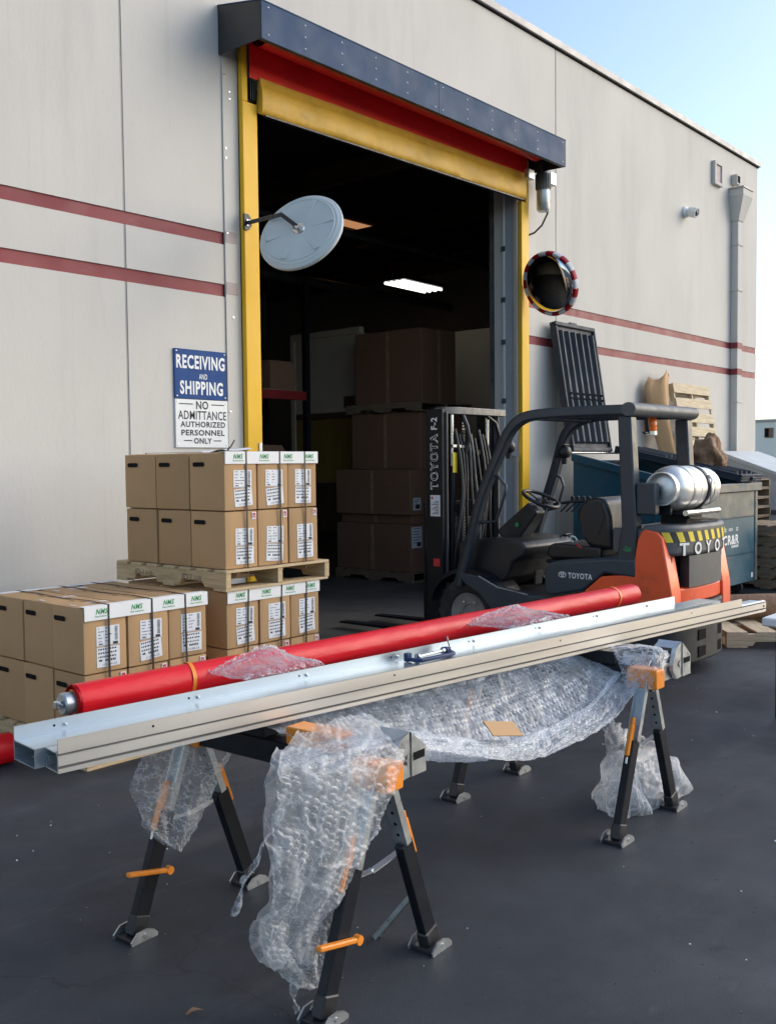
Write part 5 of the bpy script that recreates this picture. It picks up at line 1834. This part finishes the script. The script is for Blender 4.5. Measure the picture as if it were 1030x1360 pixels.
g = G().tube([(-.065, .012, .015), (.15, .012, .020)], .007, 10)
g.lathe([(0, 0), (.016, .002), (.016, .008), (0, .010)], 14, frame((-.066, .012, .014), (0, 1, 0), (0, 0, 1), (1, 0, 0)))
g.tube([(.085, .012, .018), (.108, .012, .018)], .012, 10)
g.build('clamp_screw', m_steel, t, 50, world=False)
g = G().tube([(.145, .012, -.0), (.125, .02, .075)], .0035, 8)
g.build('clamp_handle', m_steel, t, 50, world=False)

# ------------------------------------------------------------------ bubble wrap
def cr_eval(pts, f):
    n = len(pts) - 1
    x = max(0., min(.99999, f)) * n
    i = int(x)
    u = x - i
    p0, p1, p2, p3 = pts[max(0, i - 1)], pts[i], pts[i + 1], pts[min(n, i + 2)]
    return [.5 * (2 * b + (c - a) * u + (2 * a - 5 * b + 4 * c - d) * u * u + (3 * b - a - 3 * c + d) * u ** 3) for a, b, c, d in zip(p0, p1, p2, p3)]

def sheet(ctrl, name, label, step=.0050, wr=.012, wf=9., bub=.0062, pitch=.026, ragged=.012, mat=None, seed=0, cat='bubble wrap', group='sheets of bubble wrap', ridged=0.):
    nr, nc = len(ctrl), len(ctrl[0])
    C = [[Vector(p) for p in r] for r in ctrl]
    lu = sum(sum((C[i + 1][j] - C[i][j]).length for i in range(nr - 1)) for j in range(nc)) / nc
    lv = max(.05, sum(sum((C[i][j + 1] - C[i][j]).length for j in range(nc - 1)) for i in range(nr)) / nr)
    nu, nv = max(8, int(lu / step)), max(8, int(lv / step))
    cols = [[cr_eval([C[i][j] for i in range(nr)], a / nu) for a in range(nu + 1)] for j in range(nc)]
    base = []
    for a in range(nu + 1):
        rowp = [cols[j][a] for j in range(nc)]
        row = []
        for b in range(nv + 1):
            f = b / nv
            ed = ragged * noise.noise((a * step * 14, seed, 3 if f < .5 else 8)) / lv
            f2 = f + ed * (1 - 2 * f if abs(f - .5) > .3 else 0) * 2
            row.append(Vector(cr_eval(rowp, f2)))
        base.append(row)
    P, RM = [], []
    for a in range(nu + 1):
        row = []
        for b in range(nv + 1):
            p = base[a][b]
            du = base[min(a + 1, nu)][b] - base[max(a - 1, 0)][b]
            dv = base[a][min(b + 1, nv)] - base[a][max(b - 1, 0)]
            n_ = du.cross(dv)
            if n_.length > 1e-12:
                n_.normalize()
            U, V = a * lu / nu, b * lv / nv
            wr_ = wr * .45
            h = wr_ * noise.noise((U * wf * .35, V * wf, seed)) + wr_ * .55 * noise.noise((U * wf * 1.6, V * wf * 1.9, seed + 5))
            r_ = noise.noise((U * wf * .8 + V * wf * .5, V * wf * 1.1 - U * wf * .3, seed + 9))
            cre = (1 - abs(r_) * 6 if abs(r_) < .1667 else 0)
            h += (wr_ * .5 + ridged) * cre
            vd = noise.voronoi((U * 17, V * 17, seed))[0]
            h += .007 * min(.6, vd[0])
            fold = max(0, 1 - (vd[1] - vd[0]) * 9)
            rimv = .55 * cre + .55 * fold
            if bub:
                q = V / (pitch * .866)
                r0 = math.floor(q + .5)
                best = 9
                for rr_ in (r0 - 1, r0, r0 + 1):
                    ox = .5 * (rr_ % 2)
                    u0 = math.floor(U / pitch - ox + .5) + ox
                    dd = math.hypot(U - u0 * pitch, V - rr_ * pitch * .866)
                    if dd < best:
                        best, u0b, rb = dd, u0, rr_
                e = best / (pitch * .46)
                if e < 1:
                    hv = math.sin(u0b * 127.1 + rb * 311.7 + seed * 17.3) * 43758.5453
                    hv -= math.floor(hv)
                    fl = .12 if hv < .22 else .55 + .6 * hv
                    h += bub * fl * math.sqrt(1 - e * e)
                    rimv += fl * (.9 if .62 < e else .10)
                else:
                    rimv += .05
            row.append(p + n_ * h)
            RM.append(min(1, rimv * (.55 + .75 * abs(noise.noise((U * 43, V * 43, seed + 2)) * 1.4))))
        P.append(row)
    loc = tuple(C[0][nc // 2])
    o = G().grid(P).top(name, mat or m_bubble, label, cat, loc, group)
    at = o.data.attributes.new('rim', 'FLOAT', 'POINT')
    at.data.foreach_set('value', RM)
    o.data.shade_smooth()
    return o

hangB = [[(2.187,2.30,.768),(2.26,2.31,.768),(2.325,2.31,.770),(2.377,2.30,.770),(2.43,2.29,.769),(2.50,2.27,.768)],
 [(1.90,2.075,.815),(1.99,2.06,.80),(2.09,2.05,.79),(2.178,2.04,.788),(2.29,2.03,.772),(2.40,2.03,.742)],
 [(1.799,1.98,.837-.03),(1.885,1.965,.788),(1.976,1.955,.767),(2.071,1.95,.745),(2.172,1.95,.711),(2.278,1.96,.675)],
 [(1.777,1.97,.741),(1.856,1.96,.713),(1.938,1.945,.684),(2.024,1.94,.654),(2.115,1.945,.623),(2.210,1.955,.589)],
 [(1.775,1.985,.637),(1.846,1.96,.614),(1.920,1.955,.589),(1.996,1.94,.564),(2.076,1.95,.538),(2.160,1.965,.510)],
 [(1.772,1.98,.532),(1.834,1.96,.516),(1.898,1.975,.499),(1.964,1.95,.482),(2.033,1.97,.464),(2.104,1.97,.446)],
 [(1.792,2.01,.432),(1.846,1.99,.419),(1.902,2.01,.406),(1.960,1.99,.392),(2.020,2.00,.378),(2.082,2.01,.364)],
 [(1.796,2.06,.358),(1.853,2.05,.341),(1.913,2.07,.324),(1.974,2.05,.306),(2.037,2.06,.288),(2.093,2.07,.269)],
 [(1.814,2.08,.264),(1.868,2.06,.248),(1.924,2.09,.232),(1.982,2.07,.215),(2.041,2.09,.198),(2.085,2.10,.180)],
 [(1.906,2.10,.153),(1.946,2.08,.140),(1.987,2.11,.127),(2.028,2.09,.113),(2.061,2.11,.099),(2.090,2.10,.085)],
 [(2.010,2.12,.060),(2.030,2.13,.046),(2.052,2.12,.038),(2.070,2.14,.029),(2.090,2.12,.025),(2.105,2.13,.020)]]
sheet(hangB, 'bubble_wrap', 'long bubble wrap sheet hanging to the ground from the near saw horse', wr=.016, wf=9, seed=1, ridged=.006)
hangB2 = [[(p[0] + .03 - .02 * i / 10, p[1] + .055 + .02 * math.sin(i), p[2] - .01) for p in r] for i, r in enumerate(hangB[1:10])]
sheet(hangB2, 'bubble_wrap', 'inner layer of bubble wrap behind the long sheet on the near saw horse', step=.007, wr=.02, wf=10, bub=0, mat=m_film, seed=17, ridged=.006)
hangA = [[(2.075,2.76,.775),(2.16,2.76,.775),(2.249,2.76,.776),(2.342,2.75,.776),(2.42,2.75,.776)],
 [(2.02,2.86,.735),(2.12,2.87,.735),(2.225,2.88,.73),(2.33,2.87,.72),(2.435,2.86,.70)],
 [(1.957,2.86,.629),(2.051,2.85,.613),(2.149,2.865,.597),(2.251,2.85,.579),(2.358,2.86,.562)],
 [(1.901,2.84,.554),(1.991,2.83,.541),(2.086,2.85,.527),(2.184,2.83,.512),(2.286,2.84,.497)],
 [(1.916,2.82,.476),(1.984,2.81,.461),(2.056,2.83,.444),(2.129,2.81,.427),(2.205,2.82,.410)],
 [(1.924,2.80,.413),(1.976,2.79,.398),(2.030,2.81,.382),(2.084,2.79,.366),(2.140,2.80,.350)],
 [(1.986,2.78,.347),(2.005,2.775,.333),(2.024,2.785,.319),(2.044,2.775,.305),(2.064,2.78,.291)]]
sheet(hangA, 'bubble_wrap', 'short bubble wrap sheet hanging from the left end of the near saw horse', step=.006, wr=.015, wf=9, seed=2, ridged=.004)
# slung between the saw horses: front edge sags, back edge runs under the rails
xs_ = [2.20, 2.40, 2.60, 2.80, 3.00, 3.20, 3.40, 3.60, 3.80, 3.95, 4.06, 4.13]
zf_ = [.775, .735, .672, .605, .545, .512, .512, .520, .555, .625, .690, .765]
slung = []
for x, zf in zip(xs_, zf_):
    yb = 2.60 - .09 * (x - 1.446)
    sag = (.775 - zf)
    mid = math.sin(math.pi * min(1, max(0, (x - 2.2) / 1.93)))
    slung.append([(x, yb + .34, .773 - .02 * mid), (x, yb + .06, .772 - .03 * mid), (x, yb - .10, .766 - .07 * mid - .2 * sag), (x - .01, yb - .26, .755 - .14 * mid - .45 * sag), (x, 2.14 - .02 * mid, .70 * sag * 0 + zf + .10 * mid * (1 - mid * .4)), (x + .01, 2.05, zf + .03 * mid), (x, 2.01, zf)])
sheet(slung, 'bubble_wrap', 'wide bubble wrap sheet slung between the two saw horses under the rails', mat=m_bubble_d, step=.0042, bub=.0045, pitch=.019, wr=.012, wf=6, seed=3, ragged=.03, ridged=.003)
# sagging under layer, of plain film
low = [[(x, 2.55 - .09 * (x - 1.446), zf + .02), (x, 2.35, zf - .04 + .01 * math.sin(x * 9)), (x, 2.16, zf - .01)] for x, zf in zip(xs_[3:9], zf_[3:9])]
sheet(low, 'bubble_wrap', 'inner fold of bubble wrap below the sheet slung between the saw horses', step=.009, wr=.02, wf=6, seed=23, bub=.003)
# gathered knot over the far saw horse end
kn = [[(3.93, 2.03, .62), (3.97, 1.97, .64), (4.02, 1.945, .63), (4.06, 1.95, .61)],
      [(3.98, 2.10, .74), (4.03, 1.96, .73), (4.08, 1.93, .71), (4.12, 1.945, .69)],
      [(4.05, 2.18, .790), (4.10, 2.03, .795), (4.16, 1.965, .775), (4.19, 1.96, .74)],
      [(4.12, 2.24, .776), (4.18, 2.10, .795), (4.24, 2.02, .785), (4.28, 1.985, .745)],
      [(4.16, 2.28, .774), (4.24, 2.15, .785), (4.30, 2.06, .765), (4.31, 2.0, .725)]]
sheet(kn, 'bubble_wrap', 'gathered bubble wrap bunched over the end of the far saw horse', step=.0055, wr=.014, wf=14, seed=4, ridged=.006)
# film heap round the foot of the far saw horse
heap = []
for i in range(9):
    f = i / 8
    a = 2 * math.pi * f
    heap.append([])
def lump(name, label, c, rx, ry, rz_, seed, mat, flat=.0, n=110, group='heaps of clear plastic film'):
    P, RM = [], []
    for i in range(n + 1):
        a = 2 * math.pi * (i % n) / n
        row = []
        for k in range(41):
            b = math.pi / 2 * k / 40
            d = Vector((math.cos(a) * math.cos(b), math.sin(a) * math.cos(b), math.sin(b)))
            q = 1 + .42 * noise.noise(d * 1.2 + Vector((seed, 0, 0)))
            v1 = noise.voronoi(d * 2.4 + Vector((seed, 3, 1)))[0]
            v2 = noise.voronoi(d * 6.5 + Vector((seed, 5, 2)))[0]
            q += .26 * min(.9, v1[0]) - .12 + .09 * min(.8, v2[0])
            row.append((c[0] + rx * d.x * q, c[1] + ry * d.y * q, max(.003 + .002 * (k % 2), c[2] + rz_ * d.z * q)))
            RM.append(min(1, max(0, 1 - (v1[1] - v1[0]) * 8) * .8 + max(0, 1 - (v2[1] - v2[0]) * 7) * .5))
        P.append(row)
    P[-1] = list(P[0])
    o = G().grid(P).top(name, mat, label, 'plastic film', (c[0], c[1], 0), group)
    at = o.data.attributes.new('rim', 'FLOAT', 'POINT')
    at.data.foreach_set('value', RM)
    o.data.shade_smooth()
    return o
lump('plastic_film', 'large crumpled clear film heap around the far saw horse leg', (4.40, 2.20, .0), .24, .18, .21, 1.7, m_film)
lump('plastic_film', 'smaller crumpled clear film bunch left of the far saw horse leg', (4.15, 2.17, .0), .10, .11, .16, 5.2, m_film)
draped = [[(3.72, 2.10, .56), (3.80, 2.08, .54), (3.90, 2.12, .52)], [(3.86, 2.12, .46), (3.93, 2.12, .45), (4.02, 2.16, .44)],
          [(3.96, 2.16, .37), (4.05, 2.15, .37), (4.17, 2.2, .40)], [(4.05, 2.2, .29), (4.15, 2.18, .30), (4.28, 2.22, .34)],
          [(4.10, 2.24, .20), (4.24, 2.18, .22), (4.42, 2.20, .28)], [(4.14, 2.26, .08), (4.32, 2.14, .12), (4.56, 2.18, .20)], [(4.2, 2.2, .01), (4.4, 2.07, .015), (4.6, 2.12, .02)]]
sheet(draped, 'plastic_film', 'clear film sheet hanging from the slung wrap down to the heap', step=.012, wr=.03, wf=7, bub=0, mat=m_film, seed=6, cat='plastic film', group='heaps of clear plastic film', ridged=.02)
# tufts of wrap between the rails and the red roll
def tuft(label, cols, seed):
    rows = []
    for x, zt in cols:
        yf = 2.506 - .0911 * (x - 1.446) + .262
        yr = 3.005 - .0634 * (x - 1.80)
        rows.append([(x - .005, yf + .004, .868), (x, yf + .03, min(zt, .885)), (x + .006, yr - .12, (zt + .885) / 2 if zt > .885 else zt - .004), (x + .01, yr - .068, zt - .006), (x + .012, yr - .045, zt)])
    sheet(rows, 'bubble_wrap', label, step=.0045, wr=.010, wf=16, bub=.0045, pitch=.02, seed=seed, ridged=.004, ragged=.02)
tuft('torn bubble wrap piece tucked over the near part of the red roll', ((2.30, .866), (2.38, .885), (2.47, .905), (2.56, .928), (2.62, .915), (2.67, .875)), 7)
tuft('torn bubble wrap piece tucked behind the rails beside the middle of the red roll', ((3.80, .862), (3.92, .885), (4.06, .900), (4.19, .912), (4.26, .872)), 8)
# loose tails
def tail(label, pts, wd, seed):
    rows = []
    for i, p in enumerate(pts):
        k = wd * (.5 + .5 * abs(math.sin(i * 1.7 + seed)))
        rows.append([(p[0] - k, p[1], p[2]), (p[0], p[1] + .012 * (-1) ** i, p[2]), (p[0] + k, p[1] + .004, p[2])])
    sheet(rows, 'bubble_wrap', label, step=.005, wr=.008, wf=22, seed=seed, ridged=.004, bub=.002)
tail('thin torn strip of bubble wrap hanging left of the long sheet', [(2.03, 2.17, .64), (1.99, 2.19, .575), (1.935, 2.2, .50), (1.90, 2.2, .455), (1.86, 2.2, .41), (1.825, 2.2, .35), (1.815, 2.2, .33)], .014, 31)
tail('small torn tail of bubble wrap at the bottom of the long sheet', [(1.945, 2.1, .12), (1.955, 2.1, .08), (1.962, 2.1, .045), (1.966, 2.1, .01)], .012, 32)

# ------------------------------------------------------------------ small things
t = G().box(-.095, .095, -.035, .035, -.001, .001)
T = Matrix.Translation((3.03, 2.085, .635)) @ Matrix.Rotation(R(-12), 4, 'Z') @ Matrix.Rotation(R(38), 4, 'X') @ Matrix.Rotation(R(15), 4, 'Y')
g = G()
g.box(-.095, .095, -.035, .035, .012, .016, 0, T)
g.top('cardboard_scrap', m_cards[1], 'small flat scrap of brown cardboard lying on the slung bubble wrap', 'cardboard scrap', (3.03, 2.085, .635))
# short silver angle on the ground leaning behind the near saw horse leg
a, b = Vector((2.478, 2.235, .008)), Vector((2.505, 2.07, .215))
t = thing('aluminium_offcut', 'short silver aluminium channel offcut propped behind the near saw horse', 'offcut', tuple(a))
g = G().bar(a, b, .034, .003, 0, (0, 1, .3))
d = (b - a).normalized()
sx_ = Vector((0, 1, .3)).cross(d).normalized()
nn_ = d.cross(sx_)
for s_ in (-1, 1):
    g.bar(a + sx_ * .0155 * s_ - nn_ * .008 * (1), b + sx_ * .0155 * s_ - nn_ * .008, .003, .014, 0, (0, 1, .3))
g.build('channel', m_galv, t)
# leaf and litter
P = [[(2.0 + u * .05 - .01 * v * v, 2.21 + v * .012 * (1 - abs(u - .5) * 1.9), .006 + .010 * math.sin(u * 3) + .004 * v * v) for v in (-1, -.5, 0, .5, 1)] for u in [k / 6 for k in range(7)]]
T = Matrix.Translation((1.77, 2.33, 0)) @ Matrix.Rotation(R(-20), 4, 'Z') @ Matrix.Translation((-2.02, -2.21, 0))
g = G().grid(P)
g.v = [tuple(T @ Vector(p)) for p in g.v]
g.top('dry_leaf', m_kraft, 'pale dry leaf on the asphalt left of the hanging bubble wrap', 'leaf', (1.77, 2.33, 0), smooth=60)
rr = random.Random(77)
g = G()
for k in range(110):
    x, y = rr.uniform(1.3, 8), rr.uniform(.6, 5.2)
    r_ = rr.uniform(.0012, .0045) * (1.6 if rr.random() < .08 else 1)
    a = rr.uniform(0, 6.3)
    pts = [(x + r_ * rr.uniform(.5, 1.3) * math.cos(a + i * 1.26), y + r_ * rr.uniform(.5, 1.3) * math.sin(a + i * 1.26)) for i in range(5)]
    g.prism(pts, 'z', .0005, .001 + r_ * .5)
o = g.build('litter', m_label)
tag(o, 'tiny pale flecks of litter scattered over the asphalt', kind='stuff')
rr = random.Random(78)
g = G()
for k in range(600):
    x, y = rr.uniform(1.2, 6), rr.uniform(.5, 4)
    r_ = rr.uniform(.0012, .0035)
    a = rr.uniform(0, 6.3)
    g.prism([(x + r_ * math.cos(a + i * 1.57) * rr.uniform(.7, 1.2), y + r_ * math.sin(a + i * 1.57) * rr.uniform(.7, 1.2)) for i in range(4)], 'z', .0003, r_)
o = g.build('grit', m_bare)
tag(o, 'loose grey grit on the asphalt', kind='stuff')
# red vinyl roll on the ground at the left edge
t = thing('curtain_roll', 'end of a red vinyl roll on the ground left of the front cartons', 'curtain roll', (2.1, 5.2, 0))
a, b = Vector((1.5, 5.25, .085)), Vector((2.69, 5.16, .085))
d = (b - a).normalized()
xx = d.cross(Vector((0, 0, 1))).normalized()
T = frame(a, xx, d.cross(xx), d)
L_ = (b - a).length
G().lathe([(.045, 0), (.082, 0), (.085, .01), (.085, L_ - .01), (.082, L_), (.045, L_), (.045, L_ - .1)], 36, T).build('curtain', m_redroll, t, 40)
G().lathe([(.044, .001), (.044, L_ - .002), (.038, L_ - .002), (.038, .001)], 28, T).build('core_tube', m_galv, t, 40)
